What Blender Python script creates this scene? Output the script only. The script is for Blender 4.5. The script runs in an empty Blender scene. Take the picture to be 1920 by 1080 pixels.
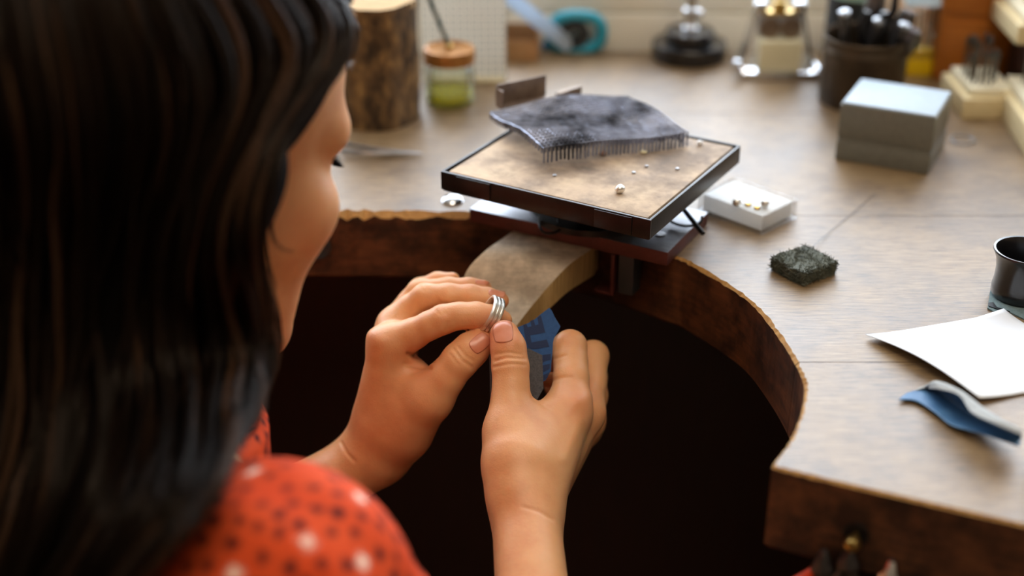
import bpy, bmesh, math, random
import numpy as np
from mathutils import Vector, Matrix
random.seed(7); RNG = np.random.default_rng(11)
SC = bpy.context.scene
COL = SC.collection
BT = 0.90                                   # height of the bench top above the floor
H = 0.38                                    # camera height above the bench top
PITCH = math.radians(27.5)
FPX = 2667.0                                # focal length in pixels of the 1920 px wide frame

# ------------------------------------------------------------------ camera
cam_d = bpy.data.cameras.new('camera'); cam = bpy.data.objects.new('camera', cam_d); COL.objects.link(cam)
cam.location = (0, 0, BT + H); cam.rotation_euler = (math.pi / 2 - PITCH, 0, 0)
cam_d.sensor_width = 36; cam_d.lens = 36 * FPX / 1920; cam_d.clip_start = .01
cam_d.dof.use_dof = True; cam_d.dof.focus_distance = 0.797; cam_d.dof.aperture_fstop = 2.8
SC.camera = cam

# ------------------------------------------------------------------ sky, window light, exposure
w = bpy.data.worlds.new('world'); SC.world = w; w.use_nodes = True
bg = w.node_tree.nodes['Background']; bg.inputs[0].default_value = (0.86, 0.93, 1.0, 1); bg.inputs[1].default_value = 9.3
WX0, WX1, WZ0, WZ1, WY = -1.35, 1.45, 0.058, 1.65, 1.42          # window opening (z above bench)
pl = bpy.data.lights.new('window_portal', 'AREA'); po = bpy.data.objects.new('window_portal', pl); COL.objects.link(po)
pl.shape = 'RECTANGLE'; pl.size = WX1 - WX0; pl.size_y = WZ1 - WZ0; pl.cycles.is_portal = True
po.location = ((WX0 + WX1) / 2, WY + .02, BT + (WZ0 + WZ1) / 2); po.rotation_euler = (-math.pi / 2, 0, 0)
SC.view_settings.view_transform = 'Standard'; SC.view_settings.look = 'None'
SC.view_settings.gamma = 1.0; SC.view_settings.use_curve_mapping = False
SC.view_settings.exposure = 0.0
FILL = 7.4                                  # glow of the added ceiling fill panel
SC.cycles.max_bounces = 8; SC.cycles.transparent_max_bounces = 12

# ------------------------------------------------------------------ helpers: where things stand
CA, SA = math.cos(PITCH), math.sin(PITCH)
FW = np.array([0, CA, -SA]); UP = np.array([0, SA, CA]); RT = np.array([1., 0, 0]); CAM = np.array([0, 0, BT + H])
def ray(x, y): return FW * FPX + RT * (x - 960) - UP * (y - 540)
def at(x, y, z=0.0):
    """point on the horizontal plane z above the bench top"""
    r = ray(x, y); t = (z - H) / r[2]; return CAM + r * t
def P(x, y, d): return CAM + ray(x, y) * d / FPX
def proj(V):
    q = V - CAM; d = q @ FW
    return 960 + FPX * (q @ RT) / d, 540 - FPX * (q @ UP) / d, d
def S(r, g, b, a=1):
    f = lambda c: ((c / 255 + .055) / 1.055) ** 2.4 if c > 10 else c / 255 / 12.92
    return (f(r), f(g), f(b), a)

# ------------------------------------------------------------------ helpers: materials
MATS = {}
def nodes_of(name):
    m = bpy.data.materials.new(name); m.use_nodes = True; MATS[name] = m
    nt = m.node_tree; return m, nt, nt.nodes['Principled BSDF']
def N(nt, t, **kw):
    n = nt.nodes.new(t)
    for k, v in kw.items():
        if k.startswith('i_'): n.inputs[int(k[2:]) if k[2:].isdigit() else k[2:]].default_value = v
        else: setattr(n, k, v)
    return n
def coords(nt, scale=(1, 1, 1), rot=(0, 0, 0)):
    tc = N(nt, 'ShaderNodeTexCoord'); mp = N(nt, 'ShaderNodeMapping'); mp.inputs['Scale'].default_value = scale; mp.inputs['Rotation'].default_value = rot
    nt.links.new(tc.outputs['Object'], mp.inputs[0]); return mp.outputs[0]
def noise(nt, vec, scale, detail=4, rough=.6, dist=0):
    n = N(nt, 'ShaderNodeTexNoise'); n.inputs['Scale'].default_value = scale; n.inputs['Detail'].default_value = detail
    n.inputs['Roughness'].default_value = rough; n.inputs['Distortion'].default_value = dist
    nt.links.new(vec, n.inputs['Vector']); return n.outputs[0]
def ramp(nt, fac, stops):
    r = N(nt, 'ShaderNodeValToRGB'); e = r.color_ramp.elements
    while len(e) < len(stops): e.new(.5)
    for k, (p, c) in enumerate(stops): e[k].position = p; e[k].color = c if len(c) == 4 else (*c, 1)
    nt.links.new(fac, r.inputs[0]); return r.outputs[0]
def mixc(nt, fac, a, b, mode='MIX'):
    m = N(nt, 'ShaderNodeMix', data_type='RGBA', blend_type=mode)
    if isinstance(fac, (int, float)): m.inputs[0].default_value = fac
    else: nt.links.new(fac, m.inputs[0])
    for k, v in ((6, a), (7, b)):
        if isinstance(v, tuple): m.inputs[k].default_value = v
        else: nt.links.new(v, m.inputs[k])
    return m.outputs[2]
def bump(nt, bs, h, strength=.3, dist=.001):
    b = N(nt, 'ShaderNodeBump'); b.inputs['Strength'].default_value = strength; b.inputs['Distance'].default_value = dist
    nt.links.new(h, b.inputs['Height']); nt.links.new(b.outputs[0], bs.inputs['Normal'])
def pm(name, c1, c2=None, scale=60, stretch=(1, 1, 1), rough=.5, metal=0, bmp=0, bscale=None, spec=.5, coat=0, detail=4, lo=.35, hi=.65, trans=0, ior=1.45):
    m, nt, bs = nodes_of(name)
    bs.inputs['Roughness'].default_value = rough; bs.inputs['Metallic'].default_value = metal
    bs.inputs['Specular IOR Level'].default_value = spec; bs.inputs['Coat Weight'].default_value = coat; bs.inputs['Coat Roughness'].default_value = .12
    bs.inputs['Transmission Weight'].default_value = trans; bs.inputs['IOR'].default_value = ior
    if c2 is None: bs.inputs['Base Color'].default_value = c1
    if c2 is not None or bmp:
        v = coords(nt, stretch); n = noise(nt, v, scale, detail)
        if c2 is not None: nt.links.new(ramp(nt, n, [(lo, c1), (hi, c2)]), bs.inputs['Base Color'])
        if bmp: bump(nt, bs, noise(nt, v, bscale, 5) if bscale else n, bmp)
    return m
def clear(name, tint=(1, 1, 1, 1), gloss=.12, rough=.03):
    m, nt, bs = nodes_of(name); nt.nodes.remove(bs); out = nt.nodes['Material Output']
    t = N(nt, 'ShaderNodeBsdfTransparent'); t.inputs[0].default_value = tint
    g = N(nt, 'ShaderNodeBsdfGlossy'); g.inputs['Roughness'].default_value = rough
    f = N(nt, 'ShaderNodeFresnel'); f.inputs[0].default_value = 1.4
    a = N(nt, 'ShaderNodeMath', operation='MULTIPLY_ADD'); a.inputs[1].default_value = .5; a.inputs[2].default_value = gloss * .3
    nt.links.new(f.outputs[0], a.inputs[0]); mx = N(nt, 'ShaderNodeMixShader')
    nt.links.new(a.outputs[0], mx.inputs[0]); nt.links.new(t.outputs[0], mx.inputs[1]); nt.links.new(g.outputs[0], mx.inputs[2]); nt.links.new(mx.outputs[0], out.inputs[0])
    return m

# ------------------------------------------------------------------ helpers: objects
def tag(o, label, cat, group=None, kind=None):
    o['label'] = label
    if cat: o['category'] = cat
    if group: o['group'] = group
    if kind: o['kind'] = kind
    return o
def thing(name, label, cat, loc=(0, 0, 0), rz=0, group=None):
    o = bpy.data.objects.new(name, None); COL.objects.link(o); o.location = loc; o.rotation_euler = (0, 0, rz); o.empty_display_size = .02
    return tag(o, label, cat, group)
def link(name, me, m=None, parent=None, loc=None, rot=None, smooth=False):
    o = bpy.data.objects.new(name, me); COL.objects.link(o)
    for q in (m if isinstance(m, (list, tuple)) else [m]):
        if q is not None: me.materials.append(q)
    if parent is not None: o.parent = parent
    if loc is not None: o.location = loc
    if rot is not None: o.rotation_euler = rot
    if smooth:
        me.polygons.foreach_set('use_smooth', [True] * len(me.polygons))
    return o
def structure(o): o['kind'] = 'structure'; return o
def bm_obj(name, bm, m, parent=None, loc=None, rot=None, smooth=None):
    me = bpy.data.meshes.new(name); bmesh.ops.recalc_face_normals(bm, faces=bm.faces)
    if smooth is not None:
        for f in bm.faces: f.smooth = True
        for e in bm.edges:
            if len(e.link_faces) == 2 and e.calc_face_angle(0) > math.radians(smooth): e.smooth = False
    bm.to_mesh(me); bm.free(); return link(name, me, m, parent, loc, rot)
def raw(name, V, Fc, m, parent=None, smooth=True, loc=None, rot=None):
    me = bpy.data.meshes.new(name); V = np.asarray(V, np.float32); Fc = np.asarray(Fc, np.int32); k = Fc.shape[1]
    me.vertices.add(len(V)); me.vertices.foreach_set('co', V.ravel()); me.loops.add(Fc.size); me.loops.foreach_set('vertex_index', Fc.ravel())
    me.polygons.add(len(Fc)); me.polygons.foreach_set('loop_start', np.arange(0, Fc.size, k, dtype=np.int32)); me.update(calc_edges=True); me.validate()
    return link(name, me, m, parent, loc, rot, smooth)
def box(bm, c, s, rz=0, bev=0, M=None):
    T = Matrix.Translation(c) @ Matrix.Rotation(rz, 4, 'Z') @ Matrix.Diagonal((*s, 1))
    if M is not None: T = M @ T
    r = bmesh.ops.create_cube(bm, size=1, matrix=T)
    if bev: bmesh.ops.bevel(bm, geom=list({e for v in r['verts'] for e in v.link_edges}), offset=bev, segments=2, affect='EDGES', profile=.6)
    return r['verts']
def mkbox(name, c, s, m, parent=None, rz=0, bev=.0008, loc=None, rot=None):
    bm = bmesh.new(); box(bm, c, s, rz, bev); return bm_obj(name, bm, m, parent, loc, rot, 35)
def lathe(name, prof, m, parent=None, seg=40, loc=None, rot=None, smooth=35):
    bm = bmesh.new(); rings = []
    for r, z in prof:
        rings.append([bm.verts.new((0, 0, z))] if r < 1e-6 else [bm.verts.new((r * math.cos(2 * math.pi * i / seg), r * math.sin(2 * math.pi * i / seg), z)) for i in range(seg)])
    for a, b in zip(rings, rings[1:]):
        for i in range(seg):
            j = (i + 1) % seg
            if len(a) == 1 and len(b) == 1: continue
            if len(a) == 1: bm.faces.new((a[0], b[i], b[j]))
            elif len(b) == 1: bm.faces.new((a[i], a[j], b[0]))
            else: bm.faces.new((a[i], a[j], b[j], b[i]))
    return bm_obj(name, bm, m, parent, loc, rot, smooth)
def tube_into(bm, pts, rs, seg=8):
    pts = [Vector(p) for p in pts]; rs = rs if isinstance(rs, (list, tuple)) else [rs] * len(pts); rings = []; up0 = None
    for i, p in enumerate(pts):
        t = (pts[min(i + 1, len(pts) - 1)] - pts[max(i - 1, 0)]).normalized()
        if up0 is None: up0 = Vector((0, 0, 1)) if abs(t.z) < .9 else Vector((1, 0, 0))
        s = t.cross(up0).normalized(); u = s.cross(t).normalized(); up0 = u
        rings.append([bm.verts.new(p + rs[i] * (s * math.cos(2 * math.pi * k / seg) + u * math.sin(2 * math.pi * k / seg))) for k in range(seg)])
    for a, b in zip(rings, rings[1:]):
        for k in range(seg): bm.faces.new((a[k], a[(k + 1) % seg], b[(k + 1) % seg], b[k]))
    bm.faces.new(rings[0][::-1]); bm.faces.new(rings[-1])
def tube(name, pts, rs, m, parent=None, seg=8, loc=None, rot=None):
    bm = bmesh.new(); tube_into(bm, pts, rs, seg); return bm_obj(name, bm, m, parent, loc, rot, 50)
def prism(bm, poly, z0, z1):
    a = [bm.verts.new((*p[:2], z0)) for p in poly]; b = [bm.verts.new((*p[:2], z1)) for p in poly]; n = len(poly)
    bm.faces.new(a[::-1]); bm.faces.new(b)
    for i in range(n): bm.faces.new((a[i], a[(i + 1) % n], b[(i + 1) % n], b[i]))
def spline(pts, n=12, closed=False):
    """Catmull-Rom through the points"""
    pts = [np.array(p, float) for p in pts]; out = []; m = len(pts); rng = range(m if closed else m - 1)
    for i in rng:
        g = lambda k: pts[k % m] if closed else pts[min(max(k, 0), m - 1)]
        p0, p1, p2, p3 = g(i - 1), g(i), g(i + 1), g(i + 2)
        for j in range(n):
            t = j / n; out.append(.5 * (2 * p1 + (p2 - p0) * t + (2 * p0 - 5 * p1 + 4 * p2 - p3) * t * t + (3 * p1 - p0 - 3 * p2 + p3) * t ** 3))
    if not closed: out.append(pts[-1])
    return out
def copy_tree(o, parent=None):
    c = o.copy(); COL.objects.link(c); c.parent = parent
    for ch in list(o.children):
        copy_tree(ch, c)
    return c

# ------------------------------------------------------------------ helpers: bodies as one smooth surface
def cap(p, a, b, ra, rb):
    a = np.asarray(a, np.float32); b = np.asarray(b, np.float32); ba = b - a; pa = p - a
    t = np.clip((pa @ ba) / max(float(ba @ ba), 1e-12), 0, 1)
    q = pa - t[..., None] * ba
    return np.sqrt((q * q).sum(-1)) - (ra + (rb - ra) * t)
def ell(p, c, r):
    q = (p - np.asarray(c, np.float32)) / np.asarray(r, np.float32); k = np.sqrt((q * q).sum(-1)); k2 = np.sqrt(((q / np.asarray(r, np.float32)) ** 2).sum(-1))
    return k * (k - 1) / np.maximum(k2, 1e-6)
def smin(a, b, k):
    h = np.maximum(k - np.abs(a - b), 0) / k
    return np.minimum(a, b) - h * h * k * .25
def smax(a, b, k): return -smin(-a, -b, k)
def surface(f, lo, hi, h, B=16):
    """surface-nets mesh of f(p) = 0 inside the box, evaluated only in blocks near the surface"""
    lo = np.array(lo, float); nb = np.ceil((np.array(hi, float) - lo) / (h * B)).astype(int)
    ii = np.stack(np.meshgrid(*[np.arange(n) for n in nb], indexing='ij'), -1).reshape(-1, 3)
    cen = (lo + (ii + .5) * h * B).astype(np.float32)
    d = f(cen); ii = ii[np.abs(d) < h * B * .5 * 1.74 * 1.25 + h]
    g1 = np.arange(B + 1); G = np.stack(np.meshgrid(g1, g1, g1, indexing='ij'), -1).reshape(-1, 3)
    dim = nb * B + 3
    key = lambda c: ((c[..., 0] + 1) * dim[1] + c[..., 1] + 1) * dim[2] + c[..., 2] + 1
    CK, CP, QD = [], [], []
    E = [(a, b) for a in range(8) for b in range(a + 1, 8) if bin(a ^ b).count('1') == 1]
    off = np.array([[(c >> 2) & 1, (c >> 1) & 1, c & 1] for c in range(8)])
    nst = 1 if hasattr(f, 'near') else 16; R = h * B * .87
    for s in range(0, len(ii), nst):
        blk = ii[s:s + nst]; idx = blk[:, None, :] * B + G[None]
        ff = f.near((lo + (blk[0] + .5) * h * B).astype(np.float32), R) if nst == 1 else f
        v = ff((lo + idx * h).astype(np.float32).reshape(-1, 3)).reshape(len(blk), B + 1, B + 1, B + 1)
        c8 = np.stack([v[:, o[0]:o[0] + B, o[1]:o[1] + B, o[2]:o[2] + B] for o in off], -1)
        act = (c8.min(-1) < 0) & (c8.max(-1) >= 0)
        w_ = np.argwhere(act)
        if len(w_):
            cv = c8[act]; acc = np.zeros((len(w_), 3)); cnt = np.zeros(len(w_))
            for a, b in E:
                va, vb = cv[:, a], cv[:, b]; m = (va < 0) != (vb < 0)
                t = np.where(m, va / np.where(m, va - vb, 1), 0)
                acc += np.where(m[:, None], off[a] + (off[b] - off[a]) * t[:, None], 0); cnt += m
            gc = blk[w_[:, 0]] * B + w_[:, 1:]
            CK.append(key(gc)); CP.append(lo + (gc + acc / cnt[:, None]) * h)
        for ax in range(3):
            sl = [slice(0, B)] * 3; sl2 = list(sl); sl2[ax] = slice(1, B + 1)
            a = v[(slice(None), *sl)]; b = v[(slice(None), *sl2)]
            e = np.argwhere((a < 0) != (b < 0))
            if not len(e): continue
            fl = (a < 0)[tuple(e.T)]; g = blk[e[:, 0]] * B + e[:, 1:]
            u = np.zeros(3, int); u[(ax + 1) % 3] = 1; w2 = np.zeros(3, int); w2[(ax + 2) % 3] = 1
            q = np.stack([key(g - u - w2), key(g - w2), key(g), key(g - u)], -1)
            q[~fl] = q[~fl][:, ::-1]; QD.append(q)
    CK = np.concatenate(CK); CP = np.concatenate(CP); Q = np.concatenate(QD)
    o = np.argsort(CK); CK = CK[o]; CP = CP[o]
    pos = np.searchsorted(CK, Q); pos = np.minimum(pos, len(CK) - 1); ok = (CK[pos] == Q).all(1)
    return CP, pos[ok]
def grad(f, p, e=4e-4):
    p = np.asarray(p, np.float32); g = np.stack([f(p + np.eye(3, dtype=np.float32)[k] * e) - f(p - np.eye(3, dtype=np.float32)[k] * e) for k in range(3)], -1)
    return g / np.maximum(np.linalg.norm(g, axis=-1, keepdims=True), 1e-9)
def march(f, x, y, d0, d1):
    """first point of the surface seen through image points x, y (arrays), between depths d0 and d1"""
    x = np.asarray(x, float); y = np.asarray(y, float); r = FW * FPX + np.multiply.outer(x - 960, RT) - np.multiply.outer(y - 540, UP)
    r = r / FPX; t = np.full(x.shape, d0)
    for _ in range(60):
        p = CAM + r * t[:, None]; t = np.minimum(t + f(p.astype(np.float32)) * .7, d1)
    return CAM + r * t[:, None], t < d1 - 1e-4

# ================================================================== materials
def wood_top():
    m, nt, bs = nodes_of('worn_bench_top')
    g = coords(nt, (5, 70, 70)); l = coords(nt)
    n1 = noise(nt, g, 8, 8, .7, .3); n2 = noise(nt, l, 14, 5, .6); n3 = noise(nt, coords(nt, (12, 260, 260)), 5, 4, .7); n4 = noise(nt, l, 45, 4, .65)
    c = ramp(nt, n1, [(.28, S(102, 80, 54)), (.5, S(138, 112, 78)), (.72, S(164, 138, 102))])
    st = ramp(nt, n2, [(.36, S(120, 98, 80)), (.56, (1, 1, 1, 1))])
    c = mixc(nt, .5, c, st, 'MULTIPLY')
    sm = ramp(nt, n4, [(.30, S(150, 140, 140)), (.46, (1, 1, 1, 1))]); c = mixc(nt, .4, c, sm, 'MULTIPLY')
    fib = ramp(nt, n3, [(.38, S(110, 88, 68)), (.5, (1, 1, 1, 1))]); c = mixc(nt, .7, c, fib, 'MULTIPLY')
    nt.links.new(c, bs.inputs['Base Color'])
    rr = ramp(nt, n2, [(.3, (.30,) * 3), (.7, (.44,) * 3)]); nt.links.new(rr, bs.inputs['Roughness'])
    bs.inputs['Specular IOR Level'].default_value = .75
    bump(nt, bs, n3, .35, .0006); return m
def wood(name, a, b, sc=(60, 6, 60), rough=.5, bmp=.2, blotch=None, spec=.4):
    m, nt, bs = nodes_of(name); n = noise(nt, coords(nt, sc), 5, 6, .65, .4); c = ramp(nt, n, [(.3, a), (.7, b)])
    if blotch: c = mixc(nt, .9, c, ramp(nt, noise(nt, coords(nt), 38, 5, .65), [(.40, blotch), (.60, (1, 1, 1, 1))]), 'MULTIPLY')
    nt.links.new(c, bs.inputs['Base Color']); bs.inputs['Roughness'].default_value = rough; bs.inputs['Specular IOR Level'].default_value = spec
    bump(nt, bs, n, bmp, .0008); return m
def through(name, c):
    """thin plastic or paper that passes some light"""
    m, nt, bs = nodes_of(name); bs.inputs['Base Color'].default_value = c; bs.inputs['Roughness'].default_value = .35
    tl = N(nt, 'ShaderNodeBsdfTranslucent'); tl.inputs[0].default_value = c; mx = N(nt, 'ShaderNodeMixShader'); mx.inputs[0].default_value = .5
    nt.links.new(bs.outputs[0], mx.inputs[1]); nt.links.new(tl.outputs[0], mx.inputs[2]); nt.links.new(mx.outputs[0], nt.nodes['Material Output'].inputs[0]); return m
m_top = wood_top()
m_side = wood('stained_bench_edge', S(66, 36, 18), S(104, 62, 32), (8, 8, 60), .6, .3, S(110, 90, 70))
m_raw = wood('raw_wood_edge', S(150, 106, 52), S(190, 146, 84), (40, 40, 40), .7, .4)
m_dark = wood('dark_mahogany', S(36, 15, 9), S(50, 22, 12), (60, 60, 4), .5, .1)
m_pin = wood('bench_pin_top', S(192, 180, 160), S(220, 206, 184), (14, 70, 70), .6, .35, S(196, 192, 190))
m_pins = wood('bench_pin_side', S(140, 110, 66), S(190, 158, 104), (240, 240, 8), .7, .35)
m_pale = wood('pale_beech', S(206, 186, 140), S(226, 208, 164), (40, 6, 40), .6, .1)
m_palet = wood('pale_beech_top', S(226, 216, 184), S(238, 230, 204), (40, 6, 40), .6, .1)
m_orange = wood('orange_wood', S(150, 84, 22), S(186, 110, 36), (6, 6, 80), .45, .1)
m_turn = wood('turned_handle_wood', S(206, 150, 98), S(226, 176, 124), (6, 60, 60), .45, .05)
m_black = pm('black_painted_metal', S(22, 20, 20), S(34, 31, 30), 90, rough=.32, metal=.3, bmp=.05)
m_plastic = pm('black_plastic', S(16, 16, 19), rough=.36)
m_gloss = pm('black_lacquer', S(16, 16, 19), rough=.3, coat=.6)
m_steel = pm('brushed_steel', S(150, 152, 156), S(186, 188, 192), 40, (1, 20, 1), rough=.34, metal=1, bmp=.05)
m_plate = pm('bench_plate_steel', S(140, 142, 148), S(176, 178, 184), 60, (2, 30, 2), rough=.42, metal=.9, bmp=.05)
m_rust = pm('red_brown_enamel', S(72, 34, 30), S(94, 48, 42), 50, rough=.5, metal=.2, bmp=.1)
m_chrome = pm('chrome', S(214, 216, 220), rough=.12, metal=1)
m_brass = pm('brass', S(196, 164, 96), rough=.3, metal=1)
m_silver = pm('polished_silver', S(240, 238, 232), S(228, 224, 216), 300, rough=.34, metal=1, bmp=.08)
m_burs = pm('bur_steel', S(96, 92, 90), S(140, 136, 130), 120, rough=.3, metal=1)
m_dsteel = pm('dark_tool_steel', S(70, 68, 68), S(110, 106, 104), 120, rough=.35, metal=.9)
m_tin = pm('tarnished_tin', S(62, 52, 40), S(88, 74, 58), 35, rough=.45, metal=.6, bmp=.05)
m_box = pm('grey_leatherette', S(104, 102, 92), S(112, 110, 100), 300, rough=.42, bmp=.12, bscale=900, coat=.1)
m_lid_sheen = pm('box_lid_painted_sheen', S(156, 170, 182), S(162, 176, 188), 200, rough=.5)  # sky reflection on the grey lid, painted in as pale blue base colour
m_white = pm('white_paper', S(216, 218, 222), S(222, 224, 226), 20, rough=.75, bmp=.03)
m_foam = pm('white_foam', S(240, 240, 240), rough=.8)
m_cream = pm('cream_block', S(214, 206, 172), S(222, 214, 182), 60, rough=.6)
m_clear = clear('clear_plastic'); m_glass = clear('jar_glass', S(252, 254, 250), .1); m_pane = clear('window_glass', (.97, .98, 1, 1), .05)
m_green = pm('yellow_green_liquid', S(226, 218, 70), rough=.15, trans=.75, ior=1.33)
m_lidw = pm('copper_lid', S(176, 124, 66), S(150, 98, 48), 90, rough=.4, metal=.55)
m_rod = pm('grey_green_rod', S(70, 84, 78), rough=.4)
m_ltblue = through('pale_blue_acrylic', S(206, 222, 238))
m_turq = pm('turquoise_plastic', S(40, 150, 176), rough=.35)
m_dgrey = pm('dark_grey_plastic', S(44, 48, 50), rough=.5)
m_card = pm('brown_card', S(150, 110, 70), S(168, 126, 84), 40, rough=.8)
m_greyc = pm('grey_cloth', S(120, 122, 132), S(150, 150, 158), 60, rough=.9, bmp=.3)
m_blued = pm('bright_blue_plastic', S(60, 140, 200), rough=.4)
m_yellow = pm('yellow_plastic', S(226, 186, 10), rough=.4)
m_mint = pm('pale_mint_plastic', S(176, 214, 202), rough=.4)
m_capw = through('pale_blue_white_cap', S(226, 238, 242))
m_wall = pm('beige_paint', S(230, 224, 208), S(236, 230, 214), 8, rough=.7)
m_room = pm('warm_room_paint', S(176, 154, 126), S(182, 160, 132), 4, rough=.85)
m_ceil = pm('ceiling_paint', S(200, 194, 184), rough=.9)
m_floor = wood('floor_boards', S(60, 38, 24), S(80, 54, 36), (3, 40, 40), .6, .1)
m_frame = pm('white_window_paint', S(226, 226, 220), rough=.5)
m_blue = pm('blue_sandpaper_back', S(30, 74, 128), S(38, 84, 140), 300, rough=.6, bmp=.1)
m_navy = pm('navy_print', S(24, 44, 84), rough=.6)
m_blue2 = pm('steel_blue_sandpaper', S(58, 98, 138), S(74, 114, 150), 120, rough=.55, bmp=.1)
m_grit = pm('grey_abrasive', S(74, 74, 78), S(92, 92, 96), 900, rough=.85, bmp=.4)
m_pale_grit = pm('pale_grey_abrasive', S(150, 152, 150), S(166, 168, 166), 700, rough=.8, bmp=.3)
m_teal = pm('grey_teal_abrasive', S(92, 110, 112), S(108, 126, 128), 600, rough=.8, bmp=.3)
m_pad = pm('olive_grey_wool', S(66, 70, 58), S(92, 94, 80), 200, rough=.8)
m_red = pm('red_orange_handle', S(196, 60, 22), rough=.4)
m_meshm = pm('sooty_steel_mesh', S(42, 44, 52), S(172, 178, 198), 40, rough=.38, metal=.7)
m_sheet = pm('heat_browned_sheet', S(110, 92, 78), S(140, 122, 106), 60, rough=.5, metal=.5)
def firebrick():
    m, nt, bs = nodes_of('scorched_solder_board'); v = coords(nt)
    c = ramp(nt, noise(nt, v, 36, 6, .65), [(.3, S(148, 132, 118)), (.5, S(188, 164, 138)), (.68, S(206, 182, 152))])
    c = mixc(nt, .6, c, ramp(nt, noise(nt, v, 26, 5, .65), [(.38, S(120, 116, 122)), (.58, (1, 1, 1, 1))]), 'MULTIPLY')
    nt.links.new(c, bs.inputs['Base Color']); bs.inputs['Roughness'].default_value = .8; bump(nt, bs, noise(nt, v, 160, 5), .4); return m
m_fire = firebrick()
def bark():
    m, nt, bs = nodes_of('mottled_bark'); v = coords(nt, (1, 1, .55))
    n = noise(nt, v, 120, 6, .7); n2 = noise(nt, v, 32, 4, .6)
    c = ramp(nt, n, [(.36, S(66, 50, 32)), (.5, S(112, 86, 54)), (.66, S(150, 118, 74))])
    c = mixc(nt, .8, c, ramp(nt, n2, [(.36, S(84, 78, 66)), (.58, (1, 1, 1, 1))]), 'MULTIPLY')
    nt.links.new(c, bs.inputs['Base Color']); bs.inputs['Roughness'].default_value = .9; bump(nt, bs, n, .8, .002); return m
m_bark = bark(); m_cut = wood('cut_log_face', S(176, 140, 92), S(206, 172, 122), (60, 60, 60), .8, .2)
def gridpaper():
    m, nt, bs = nodes_of('squared_paper'); tc = N(nt, 'ShaderNodeTexCoord'); sp = N(nt, 'ShaderNodeSeparateXYZ'); nt.links.new(tc.outputs['Object'], sp.inputs[0]); fac = None
    for k, ax in enumerate((0, 2)):
        mu = N(nt, 'ShaderNodeMath', operation='MULTIPLY'); mu.inputs[1].default_value = 1 / .0055; nt.links.new(sp.outputs[ax], mu.inputs[0])
        fr = N(nt, 'ShaderNodeMath', operation='FRACT'); nt.links.new(mu.outputs[0], fr.inputs[0])
        lt = N(nt, 'ShaderNodeMath', operation='LESS_THAN'); lt.inputs[1].default_value = .2; nt.links.new(fr.outputs[0], lt.inputs[0])
        if fac is None: fac = lt.outputs[0]
        else:
            mx = N(nt, 'ShaderNodeMath', operation='MAXIMUM'); nt.links.new(fac, mx.inputs[0]); nt.links.new(lt.outputs[0], mx.inputs[1]); fac = mx.outputs[0]
    col = mixc(nt, fac, S(232, 224, 212), S(146, 156, 156)); nt.links.new(col, bs.inputs['Base Color']); bs.inputs['Roughness'].default_value = .7
    tl = N(nt, 'ShaderNodeBsdfTranslucent'); nt.links.new(col, tl.inputs[0]); mx = N(nt, 'ShaderNodeMixShader'); mx.inputs[0].default_value = .6
    nt.links.new(bs.outputs[0], mx.inputs[1]); nt.links.new(tl.outputs[0], mx.inputs[2]); nt.links.new(mx.outputs[0], nt.nodes['Material Output'].inputs[0]); return m
m_grid = gridpaper()

# ================================================================== the room
RX0, RX1, RY0, RY1, RZ0, RZ1 = -2.3, 2.4, -2.6, WY, -BT, 1.85
def room_box(name, lo, hi, m):
    lo = np.array(lo, float); hi = np.array(hi, float); bm = bmesh.new(); c = (lo + hi) / 2 + [0, 0, BT]; box(bm, c, hi - lo); return structure(bm_obj(name, bm, m))
room_box('floor', (RX0, RY0, RZ0 - .05), (RX1, RY1 + .12, RZ0), m_floor)
room_box('ceiling', (RX0, RY0, RZ1), (RX1, RY1 + .12, RZ1 + .05), m_ceil)
room_box('wall_left', (RX0 - .05, RY0, RZ0), (RX0, RY1 + .12, RZ1), m_room)
room_box('wall_right', (RX1, RY0, RZ0), (RX1 + .05, RY1 + .12, RZ1), m_room)
room_box('wall_front', (RX0, RY0 - .05, RZ0), (RX1, RY0, RZ1), m_room)
bm = bmesh.new()
for lo, hi in (((RX0, WY, RZ0), (RX1, WY + .12, WZ0)), ((RX0, WY, WZ1), (RX1, WY + .12, RZ1)), ((RX0, WY, WZ0), (WX0, WY + .12, WZ1)), ((WX1, WY, WZ0), (RX1, WY + .12, WZ1))):
    lo = np.array(lo); hi = np.array(hi); box(bm, (lo + hi) / 2 + [0, 0, BT], hi - lo)
structure(bm_obj('wall_back', bm, m_wall))
win = structure(thing('window_1', 'white framed window above the back of the bench', None, ((WX0 + WX1) / 2, WY + .06, BT + WZ0)))
ww, wh = WX1 - WX0, WZ1 - WZ0
bm = bmesh.new()
for c, s in (((0, 0, .03), (ww, .06, .06)), ((0, 0, wh - .03), (ww, .06, .06)), ((-ww / 2 + .03, 0, wh / 2), (.06, .06, wh)), ((ww / 2 - .03, 0, wh / 2), (.06, .06, wh)), ((-.43, 0, wh / 2), (.05, .05, wh)), ((.43, 0, wh / 2), (.05, .05, wh))): box(bm, c, s)
bm_obj('window_frame', bm, m_frame, win)
for k in range(3): mkbox('pane', ((k - 1) * .866, .005, wh / 2), (.80, .004, wh - .12), m_pane, win, bev=0)
mkbox('window_sill', (0, -.03, -.012), (ww + .1, .2, .024), m_frame, win, bev=.003)
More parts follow.
